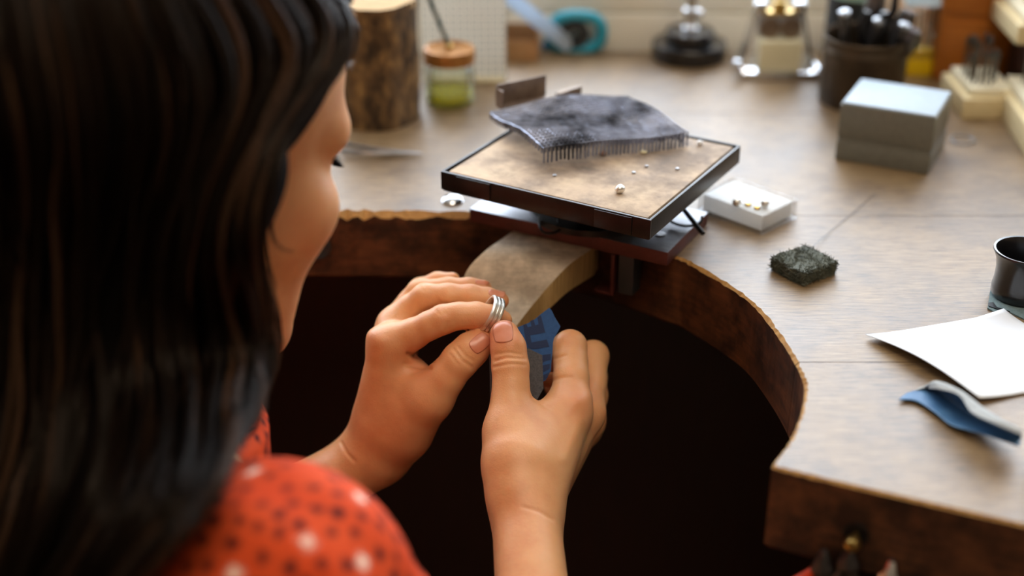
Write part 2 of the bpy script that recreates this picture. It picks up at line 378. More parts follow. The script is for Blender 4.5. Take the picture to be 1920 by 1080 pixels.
# painted upstand board behind the bench, two battens with a shadow groove between them
# unseen glowing panel and housing, added as warm overhead fill for hands and blouse
cl = thing('ceiling_fill', 'added warm fill light panel on the ceiling, out of view', 'lamp', (.25, -.15, BT + 1.80))
mkbox('housing', (0, 0, .025), (1.3, .7, .05), m_frame, cl, bev=.004)
m_fill, nt_, bs_ = nodes_of('fill_panel'); bs_.inputs['Base Color'].default_value = S(240, 236, 226); bs_.inputs['Emission Color'].default_value = (1, .82, .62, 1); bs_.inputs['Emission Strength'].default_value = FILL
mkbox('fill_panel', (0, 0, -.006), (1.22, .62, .012), m_fill, cl, bev=0)
tr = structure(thing('trim_1', 'beige painted upstand board behind the workbench', None, (0, 1.178, BT)))
mkbox('board', (0, .009, -.011), (2.4, .018, .078), m_wall, tr, bev=.002)
mkbox('board', (0, .013, .040), (2.4, .018, .020), m_wall, tr, bev=.002)

# ================================================================== the workbench
BTH = .048
right_edge = [(.0, .8325), (.050, .8080), (.0953, .7733), (.1083, .7596), (.1338, .7168), (.1449, .6735), (.1496, .6341), (.1475, .6131), (.1399, .5884), (.1300, .566)]
left_edge = [(-.36, .56), (-.372, .62), (-.36, .70), (-.31, .775), (-.23, .822), (-.165, .833), (-.117, .8345), (-.0686, .834), (-.030, .8332)]
arc = spline(left_edge + right_edge, 14)
corner = [(.1225, .5535), (.1212, .5505), (.1235, .5484)]
outl = [np.array(p, float) for p in [(-.98, 1.1675), (-.98, .34), (-.372, .545)]] + arc + [np.array(p, float) for p in corner] + spline([(.1235, .5484), (.2243, .5048), (.80, .262)], 12)[1:] + [np.array((.80, 1.1675))]
outl = outl[::-1]      # counter-clockwise seen from above is rebuilt by recalc
n = len(outl); A2 = np.array(outl); nx = np.roll(A2, -1, 0); pv = np.roll(A2, 1, 0); tn = nx - pv; tn /= np.linalg.norm(tn, axis=1)[:, None]; nin = np.stack([-tn[:, 1], tn[:, 0]], 1)
cen = np.array((.5, 1.0))
area = .5 * np.sum(A2[:, 0] * nx[:, 1] - nx[:, 0] * A2[:, 1])
if area < 0: nin = -nin
chip = np.full(n, .0016)
for i, p in enumerate(A2):
    if -.30 < p[0] < .0 and .80 < p[1] < .85: chip[i] = .0022 + .0048 * abs(math.sin(p[0] * 190 + 1.5 * math.sin(p[0] * 61))) * (.5 + .5 * random.random())
    elif .08 < p[0] < .16 and p[1] < .80: chip[i] = .0012 + .0014 * random.random()
bm = bmesh.new()
r0 = [bm.verts.new((*(p + q * c), 0)) for p, q, c in zip(A2, nin, chip)]; r1 = [bm.verts.new((*(p + q * c * .15), -c * .9)) for p, q, c in zip(A2, nin, chip)]
r2 = [bm.verts.new((*p, -BTH + .003)) for p in A2]; r3 = [bm.verts.new((*(p + q * .003), -BTH)) for p, q in zip(A2, nin)]
bm.faces.new(r0).material_index = 0; bm.faces.new(r3[::-1]).material_index = 1
for a, b, mi in ((r0, r1, 2), (r1, r2, 1), (r2, r3, 1)):
    for i in range(n): bm.faces.new((a[i], b[i], b[(i + 1) % n], a[(i + 1) % n])).material_index = mi
bmesh.ops.recalc_face_normals(bm, faces=bm.faces)
bmesh.ops.triangulate(bm, faces=[f for f in bm.faces if len(f.verts) > 4])
bench = thing('workbench', "jeweller's workbench of worn planks with a rounded cutout", 'workbench', (0, 0, BT))
ys = [.0, .6455, .8305, 1.0165, 1.3]
for a, b in zip(ys, ys[1:]):
    b2 = bm.copy()
    for y, sgn in ((a + .0003, -1), (b - .0003, 1)):
        g = bmesh.ops.bisect_plane(b2, geom=b2.verts[:] + b2.edges[:] + b2.faces[:], plane_co=(0, y, 0), plane_no=(0, sgn, 0), clear_outer=True)
        ed = [e for e in g['geom_cut'] if isinstance(e, bmesh.types.BMEdge)]
        if ed:
            fr_ = bmesh.ops.edgeloop_fill(b2, edges=[e for e in ed if e.is_valid and len(e.link_faces) == 1])
            for f in fr_['faces']: f.material_index = 1
    todo = set(b2.verts)                                       # the cutout parts a plank in two: each length is a plank
    while todo:
        st_ = [todo.pop()]; grp = set(st_)
        while st_:
            for e in st_.pop().link_edges:
                for v in e.verts:
                    if v not in grp: grp.add(v); st_.append(v); todo.discard(v)
        b3 = b2.copy(); keep = {v.index for v in grp}; b2.verts.index_update(); keep = {v.index for v in grp}; b3.verts.ensure_lookup_table()
        bmesh.ops.delete(b3, geom=[v for i, v in enumerate(b3.verts) if i not in keep], context='VERTS')
        bm_obj('plank', b3, [m_top, m_side, m_raw], bench)
    b2.free()
bm.free()
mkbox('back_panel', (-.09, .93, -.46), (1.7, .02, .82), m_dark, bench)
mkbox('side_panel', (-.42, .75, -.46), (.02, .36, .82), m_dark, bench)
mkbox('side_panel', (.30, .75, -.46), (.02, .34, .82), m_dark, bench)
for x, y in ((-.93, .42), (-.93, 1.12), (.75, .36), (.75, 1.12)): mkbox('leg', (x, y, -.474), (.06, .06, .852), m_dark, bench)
# bolt hole in the cutout's back edge
lathe('bolt_hole', [(.0, .0008), (.0065, .0008), (.0068, .0025), (.0082, .0025), (.0086, .0)], m_dgrey, bench, 24, (-.1265, .8335, -.0235), (math.pi / 2, 0, 0))
# domed steel screw beside the plate
lathe('screw', [(.0075, 0), (.0075, .001), (.006, .003), (.003, .0042), (0, .0046)], m_chrome, bench, 20, (-.039, .853, 0))

# ---- bench pin
pt = lambda x, y, z: at(x, y, z) - [0, 0, BT]
left = [pt(990, 412, -.001), pt(945, 443, -.001), pt(905, 472, -.004), pt(872, 512, -.0155), pt(872, 560, -.030), pt(905, 605, -.036), pt(930, 628, -.042)]
rgt = [pt(1119, 447, -.001), pt(1112, 462, -.002), pt(1070, 492, -.006), pt(1040, 522, -.014), pt(1005, 562, -.026), pt(975, 600, -.034), pt(955, 628, -.042)]
L_, R_ = spline(left, 6), spline(rgt, 6)
back = [L_[0] + [.001, .001, 0], R_[0] + [.001, .001, 0]]
bm = bmesh.new(); rows = []
for k, (a, b) in enumerate(zip([back[0]] + L_, [back[1]] + R_)):
    th = .0215 - .009 * k / len(L_)
    row = [Vector(a * (1 - t) + b * t + [0, 0, -.0008 * math.cos(t * 6.28)]) for t in np.linspace(0, 1, 7)]
    rows.append(([bm.verts.new(v) for v in row], [bm.verts.new(v - Vector((0, 0, th))) for v in row]))
for (t0, b0), (t1, b1) in zip(rows, rows[1:]):
    for j in range(6):
        bm.faces.new((t0[j], t1[j], t1[j + 1], t0[j + 1])).material_index = 0; bm.faces.new((b0[j], b0[j + 1], b1[j + 1], b1[j])).material_index = 1
    for j in (0, 6):
        f = bm.faces.new((t0[j], b0[j], b1[j], t1[j])); f.material_index = 1
for t, b in (rows[0], rows[-1]):
    for j in range(6): bm.faces.new((t[j], t[j + 1], b[j + 1], b[j])).material_index = 1
eg = [e for e in bm.edges if len(e.link_faces) == 2 and e.calc_face_angle(0) > 1.0]
bmesh.ops.bevel(bm, geom=eg, offset=.0012, segments=2, affect='EDGES')
pin = bm_obj('bench_pin', bm, [m_pin, m_pins], None, (0, 0, BT), None, 40)
tag(pin, 'wedge-shaped pale wooden bench pin jutting into the cutout', 'bench pin')

# ---- steel plate holding the pin
fl, frr = pt(880, 391, .009), pt(1252, 474, .009); d_ = (frr - fl); ang = math.atan2(d_[1], d_[0]); Lp = np.hypot(*d_[:2]); nrm = np.array((-math.sin(ang), math.cos(ang)))
cpl = (fl + frr)[:2] / 2 + nrm * .033
plate = thing('steel_bench_plate', 'flat steel plate clamping the bench pin under the soldering board', 'metal plate', (cpl[0], cpl[1], BT), ang)
bm = bmesh.new(); box(bm, (0, 0, .0046), (Lp, .066, .009), 0, .0007)
for f in bm.faces: f.material_index = 0 if f.calc_center_median().z > .0088 else 1
bm_obj('plate', bm, [m_plate, m_rust], plate, smooth=35)
bq = plate.matrix_basis.inverted() @ Vector(at(1140, 500, -.012))
bm = bmesh.new(); box(bm, (.0325, -.027, -.014), (.0022, .013, .027), 0, .0006); box(bm, (.027, -.027, -.0275), (.013, .013, .002), 0, .0006); bm_obj('bracket', bm, m_rust, plate, smooth=35)
mkbox('slot_block', (.041, -.0265, -.013), (.010, .012, .026), m_dgrey, plate)
lathe('rivet', [(.0035, 0), (.0035, .0003), (.0028, .0006), (.0012, .0003), (0, .0003)], m_steel, plate, 16, (.054, -.012, .0091))

# ---- soldering board on its turntable
bc = np.array((.0507, .8185)); ba = math.radians(-30.5)
board = thing('soldering_board', 'square scorched soldering board in a black metal tray', 'soldering board', (bc[0], bc[1], BT + .0092), ba)
BW, BD = .139, .130; z0, z1 = .0245, .0355
lathe('turntable_base', [(0, 0), (.040, 0), (.040, .004), (.012, .006), (.012, .018), (.045, .019), (.045, .0225), (0, .0225)], m_black, board, 40)
mkbox('tray_floor', (0, 0, .0235), (BW, BD, .002), m_black, board)
mkbox('fire_board', (0, 0, .0298), (BW - .0055, BD - .0055, .0105), m_fire, board)
for c, s in (((0, -BD / 2, .0296), (BW + .0016, .0016, .0118)), ((0, BD / 2, .0296), (BW + .0016, .0016, .0118)), ((-BW / 2, 0, .0296), (.0016, BD - .0018, .0118)), ((BW / 2, 0, .0296), (.0016, BD - .0018, .0118))):
    mkbox('rim', c, s, m_black, board, bev=.0003)
for x in (-.047, .047): mkbox('joint_tab', (x, -BD / 2 - .0013, .0292), (.024, .0011, .0112), m_black, board, bev=.0004)
bl = lambda x, y, z: board.matrix_basis.inverted() @ Vector(at(x, y, z))
tube('wire_handle', spline([bl(1262, 405, .014), bl(1258, 415, .0115), bl(1285, 424, .0112), bl(1312, 418, .0115), bl(1316, 406, .014)], 6), .0009, m_black, board)
tube('wire_handle', spline([bl(1012, 405, .014), bl(1012, 424, .0125), bl(1020, 436, .0105), bl(1040, 436, .0105), bl(1050, 428, .0115), bl(1046, 412, .014)], 6), .0009, m_black, board)
tube('lever', [bl(1278, 388, .016), bl(1318, 438, .0105)], .0015, m_black, board)

# crumbs and a setting on the board
BZ = BT + .0092 + .0351
def nug(name, lab, cat, x, y, r, m, grp=None, sq=.7):
    p = at(x, y, BZ - BT); bm = bmesh.new(); bmesh.ops.create_icosphere(bm, subdivisions=2, radius=r)
    for v in bm.verts: v.co *= 1 + .22 * (random.random() - .5); v.co.z *= sq
    lo = min(v.co.z for v in bm.verts); o = bm_obj(name, bm, m, None, (p[0], p[1], BZ - lo), None, 60); return tag(o, lab, cat, grp)
nug('metal_bead', 'round metal bead near the front corner of the soldering board', 'bead', 1162, 362, .0030, m_silver, sq=.9)
nug('metal_bead', 'white bead at the far corner of the soldering board', 'bead', 1312, 272, .0022, m_foam)
nug('solder_chip', 'pale solder chip just in front of the mesh block', 'chip', 1206, 288, .0024, m_cream, sq=.5)
nug('solder_chip', 'orange-brown chip beside the mesh block on the board', 'chip', 1130, 291, .0024, m_orange, sq=.5)
for x, y, lab in ((1040, 330, 'tiny grey crumb on the board below the front corner of the mesh block'), (1212, 313, 'tiny grey crumb just in front of the pale solder chip'), (1270, 318, 'tiny grey crumb on the board edge side towards the clear box'), (1188, 325, 'tiny grey crumb between the metal bead and the mesh block')):
    nug('solder_crumb', lab, 'crumb', x, y, .0013, m_steel, 'crumbs on the soldering board', .5)

# ---- honeycomb mesh block
mc = [at(*p, .057) for p in ((920, 207), (1020, 281), (1290, 240), (1178, 170))]
mo = (mc[0] + mc[2]) / 2; mesh = thing('mesh_block', 'sooty steel mesh block of upright pins on the soldering board', 'mesh block', (mo[0], mo[1], BZ))
NU, NV = 36, 22
def mz(u, v): return .0112 + .0034 * math.sin(u * 5.5 + v * 2) * math.sin(v * 4 + .6) + .0035 * max(0, .25 - u) * 3 * (1 - .3 * v) + .003 * max(0, v - .8) * 2 * (1 - u)
def mp_(u, v): p = mc[1] * (1 - u) * (1 - v) + mc[2] * u * (1 - v) + mc[3] * u * v + mc[0] * (1 - u) * v; return np.array((p[0] - mo[0], p[1] - mo[1], mz(u, v)))
bm = bmesh.new()
for i in range(NU + 1): tube_into(bm, [mp_(i / NU, j / NV) + [0, 0, random.uniform(-.0003, .0003)] for j in range(NV + 1)], .00058, 4)
for j in range(NV + 1): tube_into(bm, [mp_(i / NU, j / NV) + [0, 0, .0005] for i in range(NU + 1)], .00058, 4)
bm_obj('wire_grid', bm, m_meshm, mesh)['kind'] = 'stuff'
bm = bmesh.new()
for i in range(NU + 1):
    for j in range(NV + 1):
        t = mp_(i / NU, j / NV); l = .0095 + random.uniform(-.0006, .0004) if j == 0 or i == NU else .0045
        tube_into(bm, [(t[0] + random.uniform(-.0004, .0004), t[1] + random.uniform(-.0004, .0004), max(.0002, t[2] - l)), tuple(t)], .00062, 4)
bm_obj('pins', bm, m_meshm, mesh)['kind'] = 'stuff'
mp2 = [at(*p, .0565) for p in ((937, 196), (1029, 176))]; dv = mp2[1] - mp2[0]; sa_ = math.atan2(dv[1], dv[0]); sl = np.hypot(dv[0], dv[1])
st = thing('bent_metal_strip', 'folded heat-browned metal strip standing behind the mesh block', 'metal strip', ((mp2[0] + mp2[1]) / 2)[:2].tolist() + [BZ + .0095], sa_)
bm = bmesh.new(); box(bm, (0, .004, .0075), (sl, .001, .015), 0, .0002); box(bm, (-sl / 2, .000, .0065), (.001, .009, .013), 0, .0002); box(bm, (0, 0, .0005), (sl, .009, .001), 0, .0002); bm_obj('folded_sheet', bm, m_sheet, st)
mkbox('end_flap', (sl / 2 + .012, -.006, .0025), (.022, .003, .006), m_sheet, st, rz=.2, bev=.0003)

# ---- clear box with two earrings
ec = (np.array(at(1310, 392)) + at(1488, 405)) / 2; e0, e1 = at(1312, 398), at(1432, 443); ea = math.atan2(e1[1] - e0[1], e1[0] - e0[0]); el = np.hypot(e1[0] - e0[0], e1[1] - e0[1])
eb = thing('clear_jewelry_box', 'small clear plastic box with a white foam pad beside the soldering board', 'box', (ec[0], ec[1] - .003, BT), ea)
EW, ED = el, .036
mkbox('foam_pad', (0, 0, .0066), (EW - .004, ED - .004, .0108), through('foam_pad_white', S(244, 244, 242)), eb, bev=.0008)
mkbox('base_tray', (0, 0, .0007), (EW + .001, ED + .001, .0014), m_clear, eb, bev=.0003)
bm = bmesh.new()
for c, s in (((0, -ED / 2, .0065), (EW, .0008, .0128)), ((0, ED / 2, .0065), (EW, .0008, .0128)), ((-EW / 2, 0, .0065), (.0008, ED, .0128)), ((EW / 2, 0, .0065), (.0008, ED, .0128))): box(bm, c, s, 0, .0002)
bm_obj('clear_sides', bm, m_clear, eb)
for k, (x, y, lab) in enumerate(((1381, 380, 'silver ball stud on the foam pad nearer the soldering board'), (1434, 382, 'silver ball stud on the foam pad nearer the grey ring box'))):
    p = at(x, y, .0145); o = thing('ear_stud', lab, 'earring', (p[0], p[1], BT + .0121), .6 * k)
    lathe('ball', [(.0002, 0)] + [(.0028 * math.sin(a), .0028 - .0028 * math.cos(a)) for a in np.linspace(.1, 3.1, 10)], m_silver, o, 20)
    tube('post', [(0, 0, .0026), (.0075 - .013 * k, .001, .0008)], .0005, m_silver, o, 6)
    lathe('butterfly_back', [(.0, .0), (.0018, .0), (.0022, .001), (.0014, .0018), (0, .002)], m_brass, o, 12, (.0075 - .013 * k, .001, 0))

# ---- grey ring box
r0_, r1_ = at(1564, 299), at(1740, 329); ra_ = math.atan2(r1_[1] - r0_[1], r1_[0] - r0_[0]); RWd = np.hypot(*(r1_ - r0_)[:2]); RD = .056
rc = (r0_ + r1_)[:2] / 2 + np.array((-math.sin(ra_), math.cos(ra_))) * RD / 2
rb = thing('ring_box', 'closed grey leatherette ring box with a pale sky sheen painted on its lid', 'ring box', (rc[0], rc[1], BT), ra_)
mkbox('base', (0, 0, .0075), (RWd, RD, .015), m_box, rb, bev=.0012)
mkbox('ribbed_band', (0, 0, .0163), (RWd - .0012, RD - .0012, .0026), m_box, rb, bev=.0003)
mkbox('lid', (0, 0, .0295), (RWd, RD, .0238), m_box, rb, bev=.0015)
mkbox('lid_sky_sheen', (0, 0, .0418), (RWd - .002, RD - .002, .0016), m_lid_sheen, rb, bev=.0007)  # thin slab carrying the painted sky reflection

# ---- abrasive wool pad with a stray wire
pc = at(1506, 512); pa_ = .62
pad = thing('abrasive_pad', 'small square dark grey abrasive wool pad on bare bench', 'pad', (pc[0], pc[1] + .001, BT), pa_)
bm = bmesh.new(); box(bm, (0, 0, .0045), (.027, .026, .008)); bmesh.ops.subdivide_edges(bm, edges=bm.edges[:], cuts=7, use_grid_fill=True)
for v in bm.verts: v.co += Vector((random.uniform(-1, 1), random.uniform(-1, 1), random.uniform(-.6, .6))) * .0008; v.co.z += .0012 * math.sin(v.co.x * 180) * math.cos(v.co.y * 150); v.co.z = max(v.co.z, .0003)
bm_obj('core', bm, m_pad, pad)
bm = bmesh.new()
for _ in range(2600):
    x, y = random.uniform(-.0138, .0138), random.uniform(-.0134, .0134); z = random.uniform(.001, .0090); e = random.random()
    if e < .45: z = .0082 + .0012 * math.sin(x * 180) * math.cos(y * 150)
    elif e < .73: x = math.copysign(.0134, x)
    else: y = math.copysign(.0129, y)
    a, b = random.uniform(0, 6.28), random.uniform(-.4, .9); l = random.uniform(.002, .0052)
    d1 = Vector((math.cos(a) * math.cos(b), math.sin(a) * math.cos(b), math.sin(b))); p0 = Vector((x, y, z)) - d1 * l * .4; p1 = p0 + d1 * l * .5; p2 = p1 + (d1 + Vector((random.uniform(-.7, .7), random.uniform(-.7, .7), random.uniform(-.5, .4)))).normalized() * l * .5
    for q in (p0, p1, p2): q.z = max(q.z, .0003)
    tube_into(bm, [p0, p1, p2], .00013, 3)
bm_obj('fibres', bm, m_pad, pad)['kind'] = 'stuff'
wp = spline([at(1641, 362, .0006), at(1600, 398, .0006), at(1560, 430, .001), at(1514, 471, .003)], 8)
tag(tube('fine_wire', [p for p in wp], .0002, m_dsteel, None, 5), 'fine straight wire running from the wool pad across bench', 'wire')

# ---- eye loupe on a scrap of sandpaper
lp = at(1911, 557)
scr = [(1851, 580), (1856, 548), (1875, 536), (1990, 540), (1990, 607), (1925, 603), (1893, 588), (1862, 586)]
bm = bmesh.new(); prism(bm, [tuple((at(*p))[:2]) for p in scr], BT + .0002, BT + .001)
tag(bm_obj('sandpaper_scrap', bm, m_teal), 'torn grey-teal sandpaper scrap lying under the black loupe', 'sandpaper')
bm = bmesh.new(); prism(bm, [tuple((at(*p))[:2]) for p in ((1852, 572), (1862, 571), (1868, 580), (1893, 588), (1880, 588), (1853, 578))], BT + .0011, BT + .0016)
tag(bm_obj('black_tape_shred', bm, m_plastic), 'torn shred of black tape on the sandpaper scrap', 'tape')
lo_ = lathe('eye_loupe', [(0, 0), (.0148, 0), (.0162, .002), (.0163, .006), (.0156, .010), (.0154, .017), (.0162, .023), (.0178, .0268), (.0186, .0282), (.0184, .0292), (.0172, .0290), (.0150, .023), (.0146, .006), (0, .005)], m_gloss, None, 48, (lp[0], lp[1], BT + .0010))
tag(lo_, 'black plastic eye loupe standing on the sandpaper scrap', 'loupe')

# ---- sheet of white paper with lifted edges
pL, pT, pB = at(1622, 635), at(1880, 590), at(1835, 757); pR = pT + pB - pL
bm = bmesh.new(); G = 24; vs = []
for i in range(G + 1):
    for j in range(G + 1):
        u, v = i / G, j / G; p = pL * (1 - u) * (1 - v) + pT * u * (1 - v) + pB * (1 - u) * v + pR * u * v
        z = .0012 + .006 * max(0, 1 - u * 3.2) ** 2 * (.25 + .75 * math.sin(v * 3.0)) + .0035 * max(0, 1 - v * 4) ** 2 * max(0, u - .8) * 4
        vs.append(bm.verts.new((p[0], p[1], BT + z)))
for i in range(G):
    for j in range(G): bm.faces.new((vs[i * (G + 1) + j], vs[(i + 1) * (G + 1) + j], vs[(i + 1) * (G + 1) + j + 1], vs[i * (G + 1) + j + 1])).smooth = True
o = bm_obj('paper_sheet', bm, m_white); md = o.modifiers.new('thickness', 'SOLIDIFY'); md.thickness = .0003
tag(o, 'blank white sheet of paper beside the cutout', 'paper')

# ---- curled strip of blue sandpaper
near = [at(1685, 749, .002), at(1718, 752, .002), at(1752, 772, .003), at(1785, 797, .003), at(1840, 812, .006), at(1912, 836, .008)]
mid_ = [at(1700, 737, .0012), at(1742, 732, .0012), at(1785, 760, .0014), at(1825, 782, .002), at(1865, 800, .004), at(1914, 820, .008)]
far_ = [at(1722, 731, .0012), at(1752, 722, .004), at(1800, 752, .006), at(1838, 776, .008), at(1875, 792, .012), at(1914, 812, .015)]
lip = [at(1740, 726, .003), at(1757, 716, .012), at(1800, 733, .015), at(1840, 763, .016), at(1880, 789, .018), at(1914, 806, .018)]
curl = [at(1743, 729, .004), at(1761, 731, .012), at(1799, 743, .0150), at(1822, 775, .0155), at(1866, 796, .0170), at(1914, 816, .0170)]
cols = [spline(c, 6) for c in (near, mid_, far_, lip, curl)]; bm = bmesh.new(); vs = []
for i in range(len(cols[0])):
    vs.append([bm.verts.new(q) for q in spline([c[i] for c in cols], 6)])
for a, b in zip(vs, vs[1:]):
    for j in range(len(a) - 1): bm.faces.new((a[j], b[j], b[j + 1], a[j + 1]))
o = bm_obj('curled_sandpaper', bm, [m_blue2, m_pale_grit], smooth=60)
o.data.flip_normals(); md = o.modifiers.new('thickness', 'SOLIDIFY'); md.thickness = .0005; md.offset = -1; md.material_offset = 1
tag(o, 'curled steel-blue strip of sandpaper lying on the bench by the white paper', 'sandpaper')
hp = at(1935, 868); hd = thing('turned_burnisher', 'pale turned wooden tool handle next to the curled sandpaper', 'burnisher', (hp[0], hp[1], BT + .0112), -.25)
lathe('grip', [(0, 0), (.004, .0006), (.008, .003), (.0105, .008), (.0112, .014), (.0105, .024), (.0085, .034), (.0082, .05), (.0098, .06), (.0085, .072), (.005, .078), (0, .078)], m_turn, hd, 32, None, (0, math.pi / 2, 0))
lathe('ferrule', [(.0055, .077), (.0055, .086), (.003, .087), (0, .087)], m_brass, hd, 24, None, (0, math.pi / 2, 0))

# ---- log stump
sp_ = at(706, 216); stp = thing('log_stump', 'short upright log with mottled bark at the back of the bench', 'log', (sp_[0], sp_[1], BT), .4)
def log_profile(a): return .0335 * (1 + .03 * math.sin(3 * a + 1) + .02 * math.sin(7 * a))
bm = bmesh.new(); rings = []; hs = 26
for k in range(hs + 1):
    z = .091 * k / hs; rings.append([bm.verts.new((log_profile(a) * (1 + .02 * math.sin(z * 90 + 4 * a)) * math.cos(a) + random.uniform(-.0004, .0004), log_profile(a) * (1 + .02 * math.sin(z * 70 + 3 * a)) * math.sin(a), z)) for a in np.linspace(0, 2 * math.pi, 64, endpoint=False)])
for a, b in zip(rings, rings[1:]):
    for i in range(64): bm.faces.new((a[i], a[(i + 1) % 64], b[(i + 1) % 64], b[i]))
bm.faces.new(rings[0][::-1]); bm_obj('bark', bm, m_bark, stp, smooth=60)
bm = bmesh.new(); vs = [bm.verts.new((log_profile(a) * .985 * math.cos(a), log_profile(a) * .985 * math.sin(a), .0905 + .001 * math.sin(a))) for a in np.linspace(0, 2 * math.pi, 64, endpoint=False)]
f = bm.faces.new(vs); bmesh.ops.extrude_face_region(bm, geom=[f])
for v in bm.verts[:64]: v.co.z -= .004
bm_obj('cut_face', bm, m_cut, stp)

# ---- tweezers near the stump
tw = thing('tweezers', 'pair of steel tweezers lying in front of the log', 'tweezers', (*at(720, 278)[:2], BT))
for y0, y1 in ((268, 287), (283, 289)):
    p = [at(640, y0, .004), at(690, (y0 * .6 + y1 * .4) + 2, .004), at(750, y1 - 2, .003), at(792, 288, .002)]
    tube('arm', [Vector(q) - tw.location for q in spline(p, 5)], [.0016] * 10 + [.0013, .0012, .0011, .001, .0008, .0006], m_steel, tw, 6)

# ---- jar with liquid
jp = at(844, 190); jar = thing('glass_jar', 'small glass jar of yellow-green liquid with a copper lid', 'jar', (jp[0], jp[1], BT))
lathe('glass', [(0, .0004), (.0180, .0004), (.0197, .002), (.0198, .022), (.0190, .027), (.0168, .030), (.0168, .034), (.0158, .034), (.0158, .030), (.0180, .026), (.0188, .022), (.0187, .0035), (0, .003)], m_glass, jar, 40)
lathe('liquid', [(0, .0032), (.0183, .0034), (.0184, .0095), (0, .0095)], m_green, jar, 40)
lathe('lid', [(.0150, .0325), (.0196, .0325), (.0198, .0335), (.0198, .0415), (.0190, .043), (.0165, .0434), (.0155, .0425), (0, .0425)], m_lidw, jar, 40)
lathe('lid_bush', [(.0032, .0425), (.0032, .0455), (.002, .046), (0, .046)], m_brass, jar, 16)
tip = Vector(P(800, -14, 1.05)) - jar.location
tube('brush_rod', [(0, 0, .044), tip], .0018, m_rod, jar, 8)

# ---- squared paper pad
npd = thing('squared_card', 'white squared card standing upright behind the jar', 'card', (-.0385, 1.088, BT), .02)
M_ = Matrix.Rotation(-.03, 4, 'X')
bm = bmesh.new(); box(bm, (0, .004, .042), (.068, .0006, .084), 0, 0, M_); bm_obj('sheet', bm, m_grid, npd)
bm = bmesh.new(); box(bm, (0, .004, .0012), (.066, .012, .0024), 0, .0004, M_); bm_obj('foot', bm, m_cream, npd)

# ---- pale blue strip, turquoise loop, odds and ends at the back
b0, b1 = at(1068, 99, .001), P(935, -8, 1.155)
d_ = Vector(b1 - b0); ln = d_.length; q = d_.to_track_quat('X', 'Z').to_matrix().to_4x4()
bm = bmesh.new(); box(bm, (ln / 2 + .012, 0, 0), (ln + .026, .0125, .0022), 0, .0004); o = bm_obj('acrylic_strip', bm, m_ltblue, None, b0.tolist()); xa = d_.normalized(); za = Vector(-FW); za = (za - xa * za.dot(xa)).normalized(); ya = za.cross(xa); o.rotation_euler = Matrix((xa, ya, za)).transposed().to_euler(); o.location.z += .006
tag(o, 'pale blue acrylic strip leaning at the back of the bench', 'strip')
tq = thing('turquoise_tape_holder', 'turquoise rounded plastic tape holder at the back of the bench', 'tape holder', (*at(1080, 96)[:2] + np.array((0, -.002)), BT))
loop = [(.0215 * math.copysign(abs(math.cos(a)) ** .75, math.cos(a)), 0, .0165 + .0150 * math.copysign(abs(math.sin(a)) ** .8, math.sin(a))) for a in np.linspace(0, 2 * math.pi, 36, endpoint=False)]
bm = bmesh.new(); tube_into(bm, loop + [loop[0]], .0052, 10)
for v in bm.verts: v.co.z = max(v.co.z, 0)
bm_obj('loop', bm, m_turq, tq, smooth=60)
lathe('tape_core', [(.004, -.005), (.0125, -.005), (.0125, .005), (.004, .005)], m_dgrey, tq, 24, (-.002, 0, .0165), (math.pi / 2, 0, .1))
cb = thing('cardboard_box', 'small open brown cardboard box behind the pale blue strip', 'box', (.004, 1.150, BT), -.1)
for c, s in (((0, .011, .013), (.036, .0012, .026)), ((0, -.011, .009), (.036, .0012, .018)), ((-.018, 0, .011), (.0012, .022, .022)), ((.018, 0, .011), (.0012, .022, .022)), ((0, 0, .0006), (.036, .022, .0012))): mkbox('side', c, s, m_card, cb, bev=.0002)
bm = bmesh.new(); bmesh.ops.create_icosphere(bm, subdivisions=3, radius=.010)
for v in bm.verts: v.co *= 1 + .25 * math.sin(v.co.x * 500 + v.co.y * 300) * .5; v.co.z *= .6
o = bm_obj('crumpled_cloth', bm, m_greyc, None, (*at(975, 88)[:2], BT + .0068), None, 70); tag(o, 'crumpled grey cloth beside the squared card', 'cloth')
o = lathe('blue_bead', [(0, 0), (.003, .0004), (.0045, .003), (.004, .006), (.002, .0078), (0, .008)], m_blued, None, 16, (*at(1026, 93)[:2], BT)); tag(o, 'small bright blue bead under the pale blue strip', 'bead')

# ---- stepped black base with chrome post
kp = at(1291, 107); ks = thing('stepped_stand', 'round stepped black stand with a chrome post', 'stand', (kp[0], kp[1], BT))
lathe('lower_disc', [(0, 0), (.0305, 0), (.0312, .001), (.0312, .0130), (.0308, .0135), (0, .0135)], m_gloss, ks, 48)
lathe('upper_disc', [(.019, .0130), (.0203, .014), (.0203, .0230), (.0199, .0235), (0, .0235)], m_gloss, ks, 48)
lathe('post', [(.0072, .0232), (.0072, .026), (.0055, .028), (.0052, .036), (.0066, .038), (.0066, .041), (.0045, .043), (.0045, .085), (0, .085)], m_chrome, ks, 24)
lathe('ball_knob', [(.0002, -.0036)] + [(.0036 * math.sin(a), -.0036 * math.cos(a)) for a in np.linspace(.15, 3.0, 9)] + [(0, .0036)], m_chrome, ks, 16, (.0062, -.004, .0385))
lathe('ball_knob', [(.0002, -.0036)] + [(.0036 * math.sin(a), -.0036 * math.cos(a)) for a in np.linspace(.15, 3.0, 9)] + [(0, .0036)], m_chrome, ks, 16, (.0002, -.0075, .0262))

